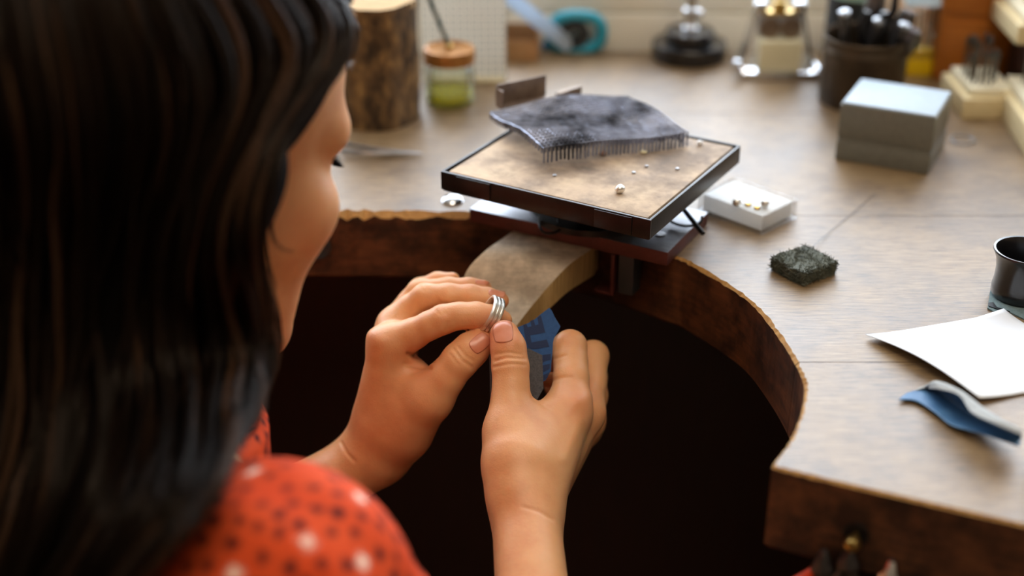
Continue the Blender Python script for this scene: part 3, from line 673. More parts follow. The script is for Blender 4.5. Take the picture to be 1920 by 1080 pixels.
# ---- chrome bench device with cream block
cp = at(1455, 137); cd = thing('chrome_vice', 'small chrome vice with cream block and two round dials', 'vice', (cp[0], cp[1] - .004, BT))
bm = bmesh.new(); box(bm, (0, .012, .003), (.064, .050, .006), 0, .0015); bm_obj('base_tray', bm, m_chrome, cd, smooth=35)
for sx in (-1, 1):
    mkbox('tray_rim', (sx * .031, .012, .0075), (.003, .050, .005), m_chrome, cd, bev=.001)
    bm = bmesh.new(); prism(bm, [(-.012, .006), (.014, .006), (.008, .050), (-.004, .050)], -.0014, .0014)
    for v in bm.verts: v.co = Vector((v.co.z, v.co.x, v.co.y))
    for v in bm.verts: v.co.x += sx * (.028 - .22 * (v.co.z - .006)); v.co.y += .012
    bm_obj('side_plate', bm, m_chrome, cd)
    lathe('dial', [(.0085, 0), (.0085, .0012), (.0070, .0016), (.0066, .0010), (.0030, .0010), (.0026, .0026), (0, .0028)], m_sheet, cd, 24, (sx * .0085, .0016, .0385), (math.pi / 2, 0, 0))
    lathe('thumb_screw', [(0, 0), (.0050, .0), (.0055, .002), (.0055, .009), (.004, .0105), (0, .011)], m_chrome, cd, 20, (sx * .0155, .010, .0475))
mkbox('cream_jaw', (0, -.002, .0180), (.0345, .012, .0240), m_cream, cd, bev=.0012)
mkbox('dial_block', (0, .010, .0390), (.0335, .016, .0180), m_steel, cd, bev=.0010)
mkbox('top_cap', (0, .010, .0495), (.026, .014, .003), m_brass, cd, bev=.001)
lathe('brass_screw', [(.006, 0), (.006, .006), (.003, .007), (.003, .016), (0, .016)], m_brass, cd, 20, (0, .012, .051))
lathe('corner_knob', [(0, 0), (.003, 0), (.0042, .002), (.003, .005), (0, .0055)], m_chrome, cd, 16, (-.0345, -.008, .0100))

# ---- tool tin
tp = at(1612, 188); tin = thing('tool_tin', 'dark tarnished tin can crowded with tool handles', 'tin', (tp[0], tp[1], BT))
lathe('can', [(0, 0), (.0312, 0), (.0318, .001), (.0318, .0400), (.0326, .0412), (.0326, .0428), (.0318, .044), (.0318, .0505), (.0328, .052), (.0322, .053), (.0308, .0515), (.0306, .003), (0, .003)], m_tin, tin, 56)
def tool(name, lab, cat, x, y, dx, dy, top, kind):
    o = thing(name, lab, cat, (tp[0] + x, tp[1] + y, BT + .0032), 0, None); t = Vector((dx, dy, top)); b = Vector((0, 0, 0)); u = t.normalized(); s = u.cross(Vector((0, 1, .2))).normalized()
    if kind == 'pliers':
        tube('shank', [b + u * .001, b + u * top * .55], [.0032, .0036], m_dsteel, o, 8)
        for sg in (-1, 1): tube('handle', [b + u * top * .5, b + u * top * .62 + s * sg * .004, b + u * top * .85 + s * sg * .0085, t + s * sg * .0065], [.0026, .003, .0034, .0028], m_plastic, o, 8)
    elif kind == 'punch':
        tube('shaft', [b, b + u * top * .8, t], [.0026, .0036, .0042], m_dsteel, o, 10); tube('cap', [t - u * .001, t + u * .002, t + u * .003], [.0045, .0045, .003], m_steel, o, 10)
    elif kind == 'wide':
        tube('shaft', [b, b + u * top * .72], [.003, .0035], m_dsteel, o, 8)
        bm = bmesh.new(); tube_into(bm, [b + u * top * .62, b + u * top * .74, b + u * top * .86, t], [.0035, .0065, .0085, .0060], 6); bm_obj('broad_end', bm, m_dsteel, o, smooth=50)
    return o
tool('pliers', 'black-handled pliers at the near rim of the tool tin', 'pliers', -.004, -.006, .004, -.010, .072, 'pliers')
tool('pliers', 'black-handled pliers leaning to the far side of the tin', 'pliers', .004, .008, .012, .010, .078, 'pliers')
tool('steel_punch', 'thick steel punch standing at the tin side nearest the vice', 'punch', -.012, -.006, -.010, -.006, .069, 'punch')
tool('steel_punch', 'steel punch between the two pliers in the tin', 'punch', .0, -.002, .003, -.014, .064, 'punch')
tool('steel_punch', 'slim steel punch leaning over the tin rim beside the drill case', 'punch', .010, -.006, .012, -.012, .061, 'punch')
tool('cutters', 'broad black cutter handle leaning out towards the drill case', 'cutters', .008, .002, .021, -.004, .068, 'wide')
tool('cutters', 'broad black cutter handle standing tallest in the tin', 'cutters', -.002, .010, .010, .006, .078, 'wide')
tool('cutters', 'broad black cutter handle with a shiny end at the tin rim', 'cutters', .014, -.006, .016, -.010, .058, 'wide')
dp = at(1592, 132); dj = thing('dark_pot', 'dark cylindrical pot with pale mint lid behind the tool tin', 'pot', (dp[0], dp[1], BT))
lathe('pot', [(0, 0), (.0225, 0), (.023, .002), (.023, .066), (0, .066)], m_dgrey, dj, 36); lathe('lid', [(.0236, .064), (.0238, .072), (.022, .074), (0, .074)], m_mint, dj, 36)

# ---- drill case
yc = at(1717, 140); dc = thing('drill_case', 'clear drill case with yellow base and pale cap beside the tin', 'case', (yc[0], yc[1] + .004, BT), -.05)
mkbox('yellow_base', (0, 0, .0072), (.0275, .016, .0144), m_yellow, dc, bev=.001)
mkbox('yellow_insert', (0, 0, .0185), (.0235, .012, .006), m_yellow, dc, bev=.0005)
bm = bmesh.new()
for c, s in (((0, -.0078, .036), (.0270, .0006, .044)), ((0, .0078, .036), (.0270, .0006, .044)), ((-.0134, 0, .036), (.0006, .0156, .044)), ((.0134, 0, .036), (.0006, .0156, .044))): box(bm, c, s)
bm_obj('clear_sleeve', bm, m_clear, dc)
mkbox('pale_cap', (0, 0, .0660), (.0290, .0175, .0175), m_capw, dc, bev=.001)
for k in range(6): tube('drill_bit', [(-.009 + .0036 * k, .001 * (k % 2), .021), (-.009 + .0036 * k, .001 * (k % 2), .048 + .0015 * k)], .0009 + .0001 * k, m_dsteel, dc, 6)

# ---- orange wooden chest
oc = thing('wooden_chest', 'orange-brown wooden chest at the far corner of the bench', 'chest', (.382, 1.117, BT), 0)
mkbox('carcass', (0, 0, .055), (.086, .05, .11), m_orange, oc, bev=.0015)
mkbox('drawer_front', (0, -.0257, .028), (.078, .002, .040), m_orange, oc, bev=.0006); mkbox('drawer_front', (0, -.0257, .078), (.078, .002, .048), m_orange, oc, bev=.0006)
lathe('knob', [(.002, 0), (.002, .003), (.004, .005), (.004, .008), (0, .0095)], m_brass, oc, 14, (.016, -.0266, .028), (math.pi / 2, 0, 0))
bk = at(1838, 8, .072)

# ---- bur blocks: pale stepped wooden blocks holding rows of burs
def bur_block(loc, rz, lx, ly, lab, burs, hz=.021):
    o = thing('bur_block', lab, 'bur block', loc, rz, None)
    mkbox('base', (0, 0, hz * .36), (lx, ly, hz * .72), m_pale, o, bev=.0008); mkbox('top_tier', (.002, .002, hz * .86), (lx - .008, ly - .008, hz * .28), m_palet, o, bev=.0006)
    for (x, y, h_, r) in burs:
        b = tube('bur', [(x, y, hz), (x, y, hz + h_ * .7), (x, y, hz + h_ * .74), (x, y, hz + h_ * .9), (x, y, hz + h_)], [.0009, .0009, r * .7, r, r * .5], m_burs, o, 7)
    return o
R2 = random.Random(3)
rows = [(-.010 + .0048 * i + R2.uniform(-.0006, .0006), -.014 + .0085 * j, R2.uniform(.020, .034), R2.uniform(.0012, .0022)) for i in range(5) for j in range(4) if R2.random() < .9]
bur_block((.357, 1.036, BT), 0.0, .040, .062, 'pale bur block standing behind the grey ring box', rows)
rows = [(-.008 + .0050 * i + R2.uniform(-.0006, .0006), -.060 + .0085 * j, R2.uniform(.018, .034), R2.uniform(.0012, .0022)) for i in range(5) for j in range(15) if R2.random() < .85]
bur_block((.3865, .955, BT), math.radians(-4), .046, .150, 'long pale bur block running along the edge of the view', rows, .026)
rz_ = thing('wooden_riser', 'dark wooden riser under the raised bur block', 'riser', (.430, 1.054, BT)); mkbox('block', (0, 0, .027), (.078, .05, .054), m_dark, rz_, bev=.001)
rows = [(-.018 + .0052 * i + R2.uniform(-.0006, .0006), -.012 + .0085 * j, R2.uniform(.020, .036), R2.uniform(.0012, .0022)) for i in range(9) for j in range(4) if R2.random() < .9]
bur_block((.4095, 1.050, BT + .0542), math.radians(-2), .072, .072, 'pale bur block raised on the dark wooden riser', rows, .020)

# ---- wire ring on the bench
bm = bmesh.new(); p = at(1805, 263); tube_into(bm, [(.0085 * math.cos(a), .0085 * math.sin(a), .0006) for a in np.linspace(0, 2 * math.pi, 33)], .0006, 6)
tag(bm_obj('wire_ring', bm, m_steel, None, (p[0], p[1], BT)), 'thin wire hoop lying flat beside the grey ring box', 'hoop')

# ---- tools hanging under the front edge
fa, fb = np.array((.1235, .5484)), np.array((.2243, .5048)); fd = (fb - fa) / np.linalg.norm(fb - fa); fn = np.array((fd[1], -fd[0])); frz = math.atan2(fd[1], fd[0])
def face_pt(s, out, z): q = fa + fd * s + fn * out; return (q[0], q[1], BT + z)
kn = thing('brass_hook', 'brass knob hook screwed into the bench front', 'hook', face_pt(.0395, 0, -.0258), frz)
lathe('plate', [(0, 0), (.0062, 0), (.0060, .0012), (0, .0014)], m_black, kn, 20, None, (math.pi / 2, 0, 0)); lathe('knob', [(.0016, .001), (.0016, .005), (.0034, .006), (.0040, .0085), (.003, .011), (0, .012)], m_brass, kn, 20, None, (math.pi / 2, 0, 0))
def hang(lab, s, z, m1, tilt, dark=True):
    o = thing('hanging_pliers', lab, 'pliers', face_pt(s, .0062, z), frz, None)
    for sg in (-1, 1):
        tube('handle', [(sg * .0015, 0, .004), (sg * .006 + tilt * .01, -.001, -.010), (sg * .0085 + tilt * .03, -.001, -.035), (sg * .0055 + tilt * .05, -.001, -.075)], [.0022, .003, .0036, .003], m1, o, 10)
    lathe('pivot', [(0, 0), (.0052, 0), (.0052, .003), (.0035, .0042), (0, .0044)], m_chrome if m1 is m_chrome else m_dsteel, o, 18, (0, .001, .004), (math.pi / 2, 0, 0))
    tube('jaw', [(0, 0, .004), (0, 0, .010), (0, 0, .0145)], [.0045, .0036, .0018], m_chrome if m1 is m_chrome else m_dsteel, o, 8); return o
hang('dark pliers hanging from the brass hook under the bench edge', .0385, -.044, m_dsteel, -.1)
hang('chrome-jointed pliers hanging beside the dark pliers', .0575, -.0455, m_chrome, .1)
hang('dark pliers hanging lowest under the bench front', .0800, -.053, m_dsteel, .1)
hang('red-handled pliers hanging nearest the bench corner', .0270, -.0495, m_red, -.75)

# ================================================================== the person
def skin_mat():
    m, nt, bs = nodes_of('skin'); v = coords(nt)
    n1 = noise(nt, v, 26, 4, .6); n2 = noise(nt, v, 420, 5, .7)
    c = ramp(nt, n1, [(.32, S(210, 144, 96)), (.5, S(222, 162, 112)), (.68, S(228, 172, 122))])
    at_ = N(nt, 'ShaderNodeAttribute', attribute_name='flush'); c = mixc(nt, at_.outputs['Fac'], c, S(206, 106, 70))
    nt.links.new(c, bs.inputs['Base Color']); bs.inputs['Roughness'].default_value = .43; bs.inputs['Specular IOR Level'].default_value = .5
    bs.inputs['Subsurface Weight'].default_value = .35; bs.inputs['Subsurface Radius'].default_value = (1, .35, .18); bs.inputs['Subsurface Scale'].default_value = .004
    ad = N(nt, 'ShaderNodeMath', operation='ADD'); nt.links.new(n2, ad.inputs[0]); nt.links.new(noise(nt, v, 1100, 3, .6), ad.inputs[1]); bump(nt, bs, ad.outputs[0], .24, .0006); return m
m_skin = skin_mat()
m_nail = pm('fingernail', S(200, 124, 92), S(208, 134, 102), 80, rough=.3, coat=.2)
HS = 1.08                                     # the hands lie at the bench pin
J = lambda x, y, d: P(x, y, d * HS)
def chain(spec): return [(J(x, y, d), r * HS) for x, y, d, r in spec]
# --- left hand: thumb towards the viewer, ring slipped over the index fingertip
LH_palm = [chain(c) for c in (
    [(700, 838, .790, .0150), (727, 648, .768, .0102)], [(700, 832, .805, .0140), (745, 612, .784, .0100)], [(700, 832, .818, .0130), (757, 600, .800, .0092)], [(702, 837, .828, .0120), (765, 605, .815, .0086)],
    [(726, 842, .790, .0158), (806, 744, .765, .0118)], [(735, 795, .785, .0165), (768, 706, .776, .0105)], [(755, 800, .783, .0150), (790, 745, .772, .0110)],
    [(690, 862, .795, .0168), (560, 945, .790, .0205), (400, 1048, .764, .0280)], [(692, 858, .813, .0160), (560, 940, .810, .0195), (400, 1043, .784, .0265)])]
LH_fing = [chain(c) for c in (
    [(727, 646, .768, .0100), (775, 626, .764, .0082), (806, 610, .760, .0074), (830, 600, .758, .0074), (862, 592, .757, .0069), (893, 591, .757, .0068), (925, 595, .759, .0062), (943, 600, .761, .0050)],
    [(742, 612, .784, .0100), (770, 580, .782, .0080), (797, 557, .778, .0073), (840, 554, .776, .0064), (882, 556, .775, .0063), (915, 560, .775, .0057), (938, 564, .775, .0048)],
    [(757, 600, .800, .0092), (772, 566, .800, .0074), (786, 546, .797, .0066), (840, 540, .794, .0058), (880, 540, .792, .0056), (906, 541, .791, .0049)],
    [(765, 604, .815, .0086), (775, 562, .815, .0066), (787, 541, .812, .0058), (820, 528, .808, .0052), (848, 525, .806, .0045)],
    [(806, 744, .765, .0118), (835, 709, .760, .0100), (863, 675, .757, .0096), (884, 655, .757, .0092), (903, 641, .757, .0076)])]
# --- right hand: thumb pressing folded sandpaper against the curled fingers
RH_palm = [chain(c) for c in (
    [(1000, 940, .722, .0150), (1066, 772, .748, .0112)], [(1005, 935, .740, .0138), (1095, 776, .768, .0102)], [(1005, 932, .755, .0132), (1100, 790, .790, .0092)], [(1000, 935, .765, .0125), (1096, 804, .808, .0085)],
    [(965, 915, .718, .0142), (954, 808, .733, .0120)], [(985, 880, .728, .0170), (1028, 800, .746, .0120)], [(972, 865, .724, .0150), (985, 800, .738, .0110)],
    [(985, 957, .715, .0164), (996, 1085, .690, .0174), (1008, 1250, .664, .0215)], [(985, 955, .734, .0160), (996, 1085, .710, .0170), (1008, 1250, .686, .0215)])]
RH_fing = [chain(c) for c in (
    [(1066, 770, .748, .0112), (1071, 708, .758, .0092), (1070, 680, .764, .0088), (1069, 650, .770, .0088), (1036, 668, .782, .0080), (1005, 674, .787, .0074), (985, 670, .787, .0064)],
    [(1096, 774, .768, .0102), (1107, 716, .782, .0086), (1112, 668, .795, .0086), (1070, 690, .812, .0076), (1030, 702, .814, .0070), (1005, 702, .810, .0060)],
    [(1100, 790, .790, .0092), (1112, 742, .803, .0080), (1112, 706, .815, .0078), (1075, 722, .827, .0070), (1040, 727, .827, .0060)],
    [(1097, 804, .808, .0085), (1103, 772, .820, .0070), (1102, 742, .830, .0066), (1070, 754, .837, .0060), (1045, 757, .837, .0050)],
    [(954, 808, .733, .0120), (957, 752, .738, .0098), (958, 722, .740, .0092), (957, 688, .742, .0094), (953, 652, .744, .0090), (946, 628, .746, .0078)])]
class Hand:
    """smooth union of tapered bones: the palm's blend together, each finger stays its own"""
    def __init__(self, palm, fing): self.P = [list(zip(c, c[1:])) for c in palm]; self.F = [list(zip(c, c[1:])) for c in fing]
    def near(self, c, R):
        c = c[None]; D = lambda s: float(cap(c, s[0][0], s[1][0], s[0][1], s[1][1])[0]); m = min(D(s) for ch in self.P + self.F for s in ch) + 2 * R + .014
        o = Hand([], []); o.P = [[s for s in ch if D(s) < m] for ch in self.P]; o.F = [[s for s in ch if D(s) < m] for ch in self.F]; return o
    def __call__(self, p):
        d = np.full(len(p), 9., np.float32); g = np.full(len(p), 9., np.float32)
        for ch in self.P:
            if ch:
                e = None
                for (a, ra), (b, rb) in ch:
                    q = cap(p, a, b, ra, rb); e = q if e is None else np.minimum(e, q)
                d = smin(d, e, .012)
        for ch in self.F:
            if ch:
                e = None
                for (a, ra), (b, rb) in ch:
                    q = cap(p, a, b, ra, rb); e = q if e is None else smin(e, q, .0030)
                g = smin(g, e, .0008)
        return smin(d, g, .0075)
fL, fR = Hand(LH_palm, LH_fing), Hand(RH_palm, RH_fing)
def bounds(cs, pad=.02):
    a = np.array([p - r for c in cs for p, r in c]); b = np.array([p + r for c in cs for p, r in c]); return a.min(0) - pad, b.max(0) + pad
def seg_dist(x, y, pts):
    d = np.full(x.shape, 1e9)
    for (x0, y0), (x1, y1) in zip(pts, pts[1:]):
        dx, dy = x1 - x0, y1 - y0; t = np.clip(((x - x0) * dx + (y - y0) * dy) / (dx * dx + dy * dy + 1e-9), 0, 1); d = np.minimum(d, np.hypot(x - x0 - t * dx, y - y0 - t * dy))
    return d
def relief(V, f, marks):
    """skin folds and tendons: (image line, width px, depth m, dmin, dmax), on the side of the hand that shows them"""
    n = grad(f, V); x, y, d = proj(V); face = (n @ -(FW)) > -.1; out = V.copy()
    for pts, wpx, dep, d0, d1 in marks:
        s = seg_dist(x, y, pts); m = face & (d > d0 * HS) & (d < d1 * HS)
        out -= n * (dep * np.exp(-(s / wpx) ** 2) * m)[:, None]
    return out
lo, hi = bounds(LH_palm + LH_fing); VL, QL = surface(fL, lo, hi, .0011)
VL = relief(VL, fL, [([(766, 664), (790, 668), (812, 676)], 3.4, .0022, .74, .80), ([(760, 683), (785, 686), (806, 690)], 3.4, .0018, .74, .80), ([(768, 700), (790, 694)], 3, .0006, .74, .80),
    ([(836, 620), (838, 604)], 2.6, .0007, .74, .77), ([(818, 582), (826, 590)], 2.2, .0004, .74, .77), ([(826, 578), (834, 588)], 2.2, .0004, .74, .77), ([(787, 538), (796, 545)], 2.2, .0004, .76, .79), ([(796, 535), (803, 543)], 2.2, .0004, .76, .79),
    ([(851, 655), (866, 676), (884, 688)], 2.8, .0008, .74, .775), ([(858, 650), (873, 668), (886, 676)], 2.4, .0006, .74, .775), ([(844, 664), (860, 684)], 2.4, .0005, .74, .775),
    ([(640, 830), (650, 850), (664, 865)], 3, .0007, .75, .83), ([(818, 568), (840, 566)], 12, -.0006, .74, .77), ([(698, 628), (712, 640)], 14, -.0012, .74, .79)])
lo, hi = bounds(RH_palm + RH_fing); hi[2] = min(hi[2], BT + .2); VR, QR = surface(fR, lo, hi, .0011)
VR = relief(VR, fR, [([(928, 677), (950, 670), (985, 673)], 2.6, .0007, .7, .76), ([(926, 688), (955, 682), (986, 684)], 2.4, .0006, .7, .76), ([(930, 664), (955, 661), (978, 665)], 2.4, .0005, .7, .76),
    ([(997, 744), (1018, 758), (1030, 764)], 3, .0008, .7, .77), ([(1040, 672), (1060, 666)], 2.6, .0007, .73, .79), ([(1028, 715), (1052, 708), (1072, 706)], 3, .0007, .73, .78), ([(1053, 712), (1055, 735)], 2.4, .0003, .73, .78),
    ([(980, 950), (1010, 958), (1036, 974)], 3, .0006, .68, .74), ([(1082, 752), (1098, 744)], 16, -.0014, .72, .79), ([(1058, 860), (1086, 790)], 10, -.0008, .70, .80)])
# --- head: built looking along +y, then turned and bowed over the work
TH, PH, RO = math.radians(42), math.radians(16), math.radians(0)
hf = np.array((math.sin(TH) * math.cos(PH), math.cos(TH) * math.cos(PH), -math.sin(PH))); hr = np.array((math.cos(TH), -math.sin(TH), 0)); hu = np.cross(hr, hf)
hr, hu = hr * math.cos(RO) + hu * math.sin(RO), hu * math.cos(RO) - hr * math.sin(RO)
HM = np.stack([hr, hf, hu], 1)                # head axes as columns
HSC = 1.06; EYE = P(596, 298, .71); HC = EYE - HM @ (np.array((.034, .074, -.004)) * HSC)
tohead = lambda p: ((p - HC) @ HM / HSC).astype(np.float32)
def head_sdf(p):
    q = tohead(p); s = q.copy(); s[:, 0] = np.abs(s[:, 0])
    d = ell(q, (0, -.014, .036), (.0715, .090, .073)); d = smin(d, ell(q, (0, .042, .032), (.056, .044, .056)), .03)
    d = smin(d, ell(q, (0, .040, -.032), (.050, .042, .064)), .025)
    d = smin(d, cap(s, (.047, .002, -.058), (.010, .070, -.096), .017, .0155), .030); d = smin(d, ell(q, (0, .076, -.098), (.017, .015, .014)), .018)
    d = smin(d, ell(s, (.041, .057, -.024), (.022, .020, .019)), .018)                     # cheekbones
    d = smin(d, cap(s, (.036, .048, -.044), (.020, .057, -.088), .0165, .0155), .022)          # full cheek down to the jaw
    d = smin(d, cap(s, (.010, .081, .014), (.046, .067, .013), .0095, .0095), .013)         # brow
    d = smax(d, -ell(s, (.037, .087, -.005), (.020, .017, .0105)), .010)                    # sockets
    d = smin(d, ell(s, (.032, .066, -.006), (.0150, .0135, .0125)), .005)                   # lids over the eyes
    d = smin(d, cap(q, (0, .084, .002), (0, .108, -.036), .0065, .0085), .012); d = smin(d, ell(s, (.009, .096, -.041), (.0085, .010, .0075)), .007)
    d = smin(d, cap(s, (0, .090, -.064), (.017, .081, -.067), .0062, .004), .006); d = smin(d, cap(s, (0, .088, -.074), (.014, .081, -.073), .0066, .004), .005)
    d = smin(d, ell(s, (.073, -.008, -.010), (.008, .018, .030)), .008)
    d = smin(d, cap(q, (0, -.022, -.050), (.005, -.010, -.160), .046, .046), .026)         # neck
    return d * HSC
NB = HC + HM @ (np.array((.005, -.010, -.160)) * HSC)      # base of the neck
SHR, SHL, ELR, ELL = P(526, 1112, .585), NB + np.array((-.080, .080, -.055)), J(1050, 1900, .61), J(200, 1208, .71)
HIP = np.array((-.27, .40, BT - .40))
def trunk_sdf(p):
    d = cap(p, NB + [0, 0, .03], NB + [0, 0, -.04], .050, .062); d = smin(d, cap(p, NB + [0, 0, -.05], NB * .6 + HIP * .4, .066, .070), .05)
    for s, e in ((SHR, ELR), (SHL, ELL)):
        d = smin(d, cap(p, NB + [0, 0, -.03], s, .048, .046), .05); d = smin(d, cap(p, s, e, .044, .037), .03)
    for e, w_ in ((ELR, J(1006, 1200, .682)), (ELL, J(440, 1022, .782))): d = smin(d, cap(p, e, w_, .037, .0235), .02)
    return d
fB = lambda p: smin(head_sdf(p), trunk_sdf(p), .02)
hp_ = np.array([HC - .16, HC + .16, NB, NB * .6 + HIP * .4 - .1, SHR + .07, SHL - .07, ELR + .05, ELL - .05, ELR - .05, ELL + .05])
VB, QB = surface(fB, hp_.min(0) - .02, hp_.max(0) + .02, .0028)
# flush: warmer skin on the cheek, knuckles and fingertips
def flush(V):
    x, y, d = proj(V); f = np.zeros(len(V))
    for cx, cy, r, s in ((575, 430, 60, .28), (945, 625, 34, .45), (905, 640, 26, .5), (945, 560, 20, .3), (790, 690, 40, .35), (1092, 752, 36, .25), (700, 628, 24, .3), (915, 600, 24, .25), (760, 820, 80, .2)): f += s * np.exp(-((x - cx) ** 2 + (y - cy) ** 2) / r ** 2)
    return np.clip(f, 0, 1)
V = np.concatenate([VB, VL, VR]); Q = np.concatenate([QB, QL + len(VB), QR + len(VB) + len(VL)])
person = thing('person', 'dark-haired person in a dotted orange-red blouse bent over the bench pin', 'person', (*HIP[:2], 0))
PO = np.array((*HIP[:2], 0))
body = raw('body', V - PO, Q, m_skin, person)
a = body.data.attributes.new('flush', 'FLOAT', 'POINT'); a.data.foreach_set('value', flush(V).astype(np.float32))
# nails
def nail(f, cx, cy, ax, rl, rw, d0, d1, lift=.00022):
    n = 15; u, v = np.meshgrid(np.linspace(-1, 1, n), np.linspace(-1, 1, n), indexing='ij')
    su, sv = u * np.sqrt(1 - v * v / 2), v * np.sqrt(1 - u * u / 2)            # square to disc
    k = .55; u2, v2 = (u * (1 - k) + su * k) * rl, (v * (1 - k) + sv * k) * rw
    c, s = math.cos(ax), math.sin(ax); x = cx + c * u2 - s * v2; y = cy + s * u2 + c * v2
    p, ok = march(f, x.ravel(), y.ravel(), d0 * HS, d1 * HS); g = grad(f, p)
    top = p + g * lift; bot = p - g * .0004; m = n * n
    idx = np.arange(m).reshape(n, n); q = np.stack([idx[:-1, :-1], idx[1:, :-1], idx[1:, 1:], idx[:-1, 1:]], -1).reshape(-1, 4)
    rim = np.concatenate([idx[0, :-1], idx[:-1, -1], idx[-1, :0:-1], idx[:0:-1, 0]]); r2 = np.roll(rim, -1)
    Fq = np.concatenate([q, q[:, ::-1] + m, np.stack([rim, r2, r2 + m, rim + m], -1)])
    return raw('fingernail', np.concatenate([top, bot]) - PO, Fq, m_nail, person)
nail(fR, 943, 621, math.radians(84), 22, 19, .70, .76)
nail(fL, 900, 643, math.radians(-40), 20, 15, .72, .78)
nail(fL, 932, 550, math.radians(8), 16, 6, .74, .80)
nail(fL, 904, 530, math.radians(6), 13, 4, .76, .82)
# lashes of the lowered eye
bm = bmesh.new(); fE = lambda p: head_sdf(p)
for k in range(16):
    t = k / 15; x0, y0 = 609 + 7 * t, 287 + 13 * t; dd = .708 + .010 * t
    a = P(x0 - 6, y0, dd); b = P(x0 + 8 + 4 * t, y0 + 7 + 3 * t, dd + .003); c = P(x0 + 27 + 5 * t - 4 * (k % 2), y0 + 8 - 8 * (1 - t) + 6 * t, dd + .009)
    tube_into(bm, [Vector(q - PO) for q in spline([a, b, c], 4)], [.0005] * 5 + [.0004, .0003, .0002, .0001], 4)
bm_obj('eyelashes', bm, pm('lash', S(10, 7, 6), rough=.8, spec=.1), person)

# ---- blouse
def blouse_sdf(p):
    d = cap(p, NB + [0, 0, -.070], HIP, .092, .128)
    for s, e, k in ((SHR, ELR, .30), (SHL, ELL, .45)):
        d = smin(d, cap(p, NB + [0, 0, -.045], s, .054, .050), .05)
        m = s + (e - s) * k; d = smin(d, cap(p, s, m, .0490, .0510), .02)
    sx = p - SHR.astype(np.float32); u = (ELR - SHR) / np.linalg.norm(ELR - SHR); t = sx @ u.astype(np.float32)
    d = d + .0026 * np.sin(p[:, 0] * 200 + 3 * np.sin(p[:, 2] * 60)) * np.clip((t - .005) / .04, 0, 1) + .0010 * np.sin(p[:, 0] * 90 + p[:, 1] * 130 + p[:, 2] * 60)
    for s, e, k in ((SHR, ELR, .30), (SHL, ELL, .45)):           # sleeves end open, the arm comes out of them
        v = (e - s); l = np.linalg.norm(v); v = (v / l).astype(np.float32); tt = (p - s.astype(np.float32)) @ v
        near = (cap(p, s + (e - s) * (k + .04), e, .0, .0) < .074) & (np.linalg.norm(p - s.astype(np.float32), axis=1) > l * k * .8)
        d = np.where(near, np.maximum(d, tt - l * (k + .02)), d)
    n = cap(p, HC + HM @ np.array((0, -.018, -.06)), NB + HM @ np.array((0, 0, -.03)), .055, .055)
    return smax(d, -n, .006)
bp = np.array([NB + .02, HIP + .16, HIP - .16, SHR + .09, SHR - .09, SHL - .09, SHL + .09, SHR + (ELR - SHR) * .4 + .07, SHL + (ELL - SHL) * .5 - .07])
VC, QC = surface(blouse_sdf, bp.min(0), bp.max(0), .0027)
def blouse_mat():
    m, nt, bs = nodes_of('dotted_blouse'); at_ = N(nt, 'ShaderNodeAttribute', attribute_name='dots'); sp = N(nt, 'ShaderNodeSeparateColor'); nt.links.new(at_.outputs['Color'], sp.inputs[0])
    base = ramp(nt, noise(nt, coords(nt), 30, 3), [(.35, S(204, 66, 26)), (.65, S(216, 80, 36))])
    c = mixc(nt, sp.outputs[0], base, S(56, 16, 22)); c = mixc(nt, sp.outputs[1], c, S(244, 214, 196)); nt.links.new(c, bs.inputs['Base Color'])
    bs.inputs['Roughness'].default_value = .8; bs.inputs['Specular IOR Level'].default_value = .15; bump(nt, bs, noise(nt, coords(nt), 900, 3), .15); return m
m_blouse = blouse_mat()
def dots(V, o, gap=.0080, r=.0025, rl=.0029):
    """printed dots: points spread over the cloth, one in fourteen is pale"""
    idx = RNG.permutation(len(V)); cell = {}; D = []
    for i in idx[:30000]:
        p = V[i]; k = tuple((p // gap).astype(int)); ok = True
        for a in (-1, 0, 1):
            for b in (-1, 0, 1):
                for c in (-1, 0, 1):
                    for q in cell.get((k[0] + a, k[1] + b, k[2] + c), ()):
                        if ((q - p) ** 2).sum() < gap * gap: ok = False; break
        if ok: cell.setdefault(k, []).append(p); D.append(p)
    D = np.array(D); best = np.full(len(V), 9.); pale = RNG.random(len(D)) < .07; bl = np.full(len(V), 9.)
    from mathutils.kdtree import KDTree
    for sel, arr in ((~pale, best), (pale, bl)):
        kd = KDTree(int(sel.sum()) or 1)
        for j, p in enumerate(D[sel]): kd.insert(p, j)
        kd.balance()
        for j, p in enumerate(V): arr[j] = kd.find(p)[2]
    col = np.ones((len(V), 4), np.float32); col[:, 0] = np.clip((r - best) / .0009 + .5, 0, 1); col[:, 1] = np.clip((rl - bl) / .0014 + .5, 0, 1); col[:, 2] = 0
    a = o.data.attributes.new('dots', 'FLOAT_COLOR', 'POINT'); a.data.foreach_set('color', col.ravel())
bl_o = raw('blouse', VC - PO, QC, m_blouse, person); dots(VC, bl_o); bl_o['label'] = 'orange-red blouse with dark and pale dots'
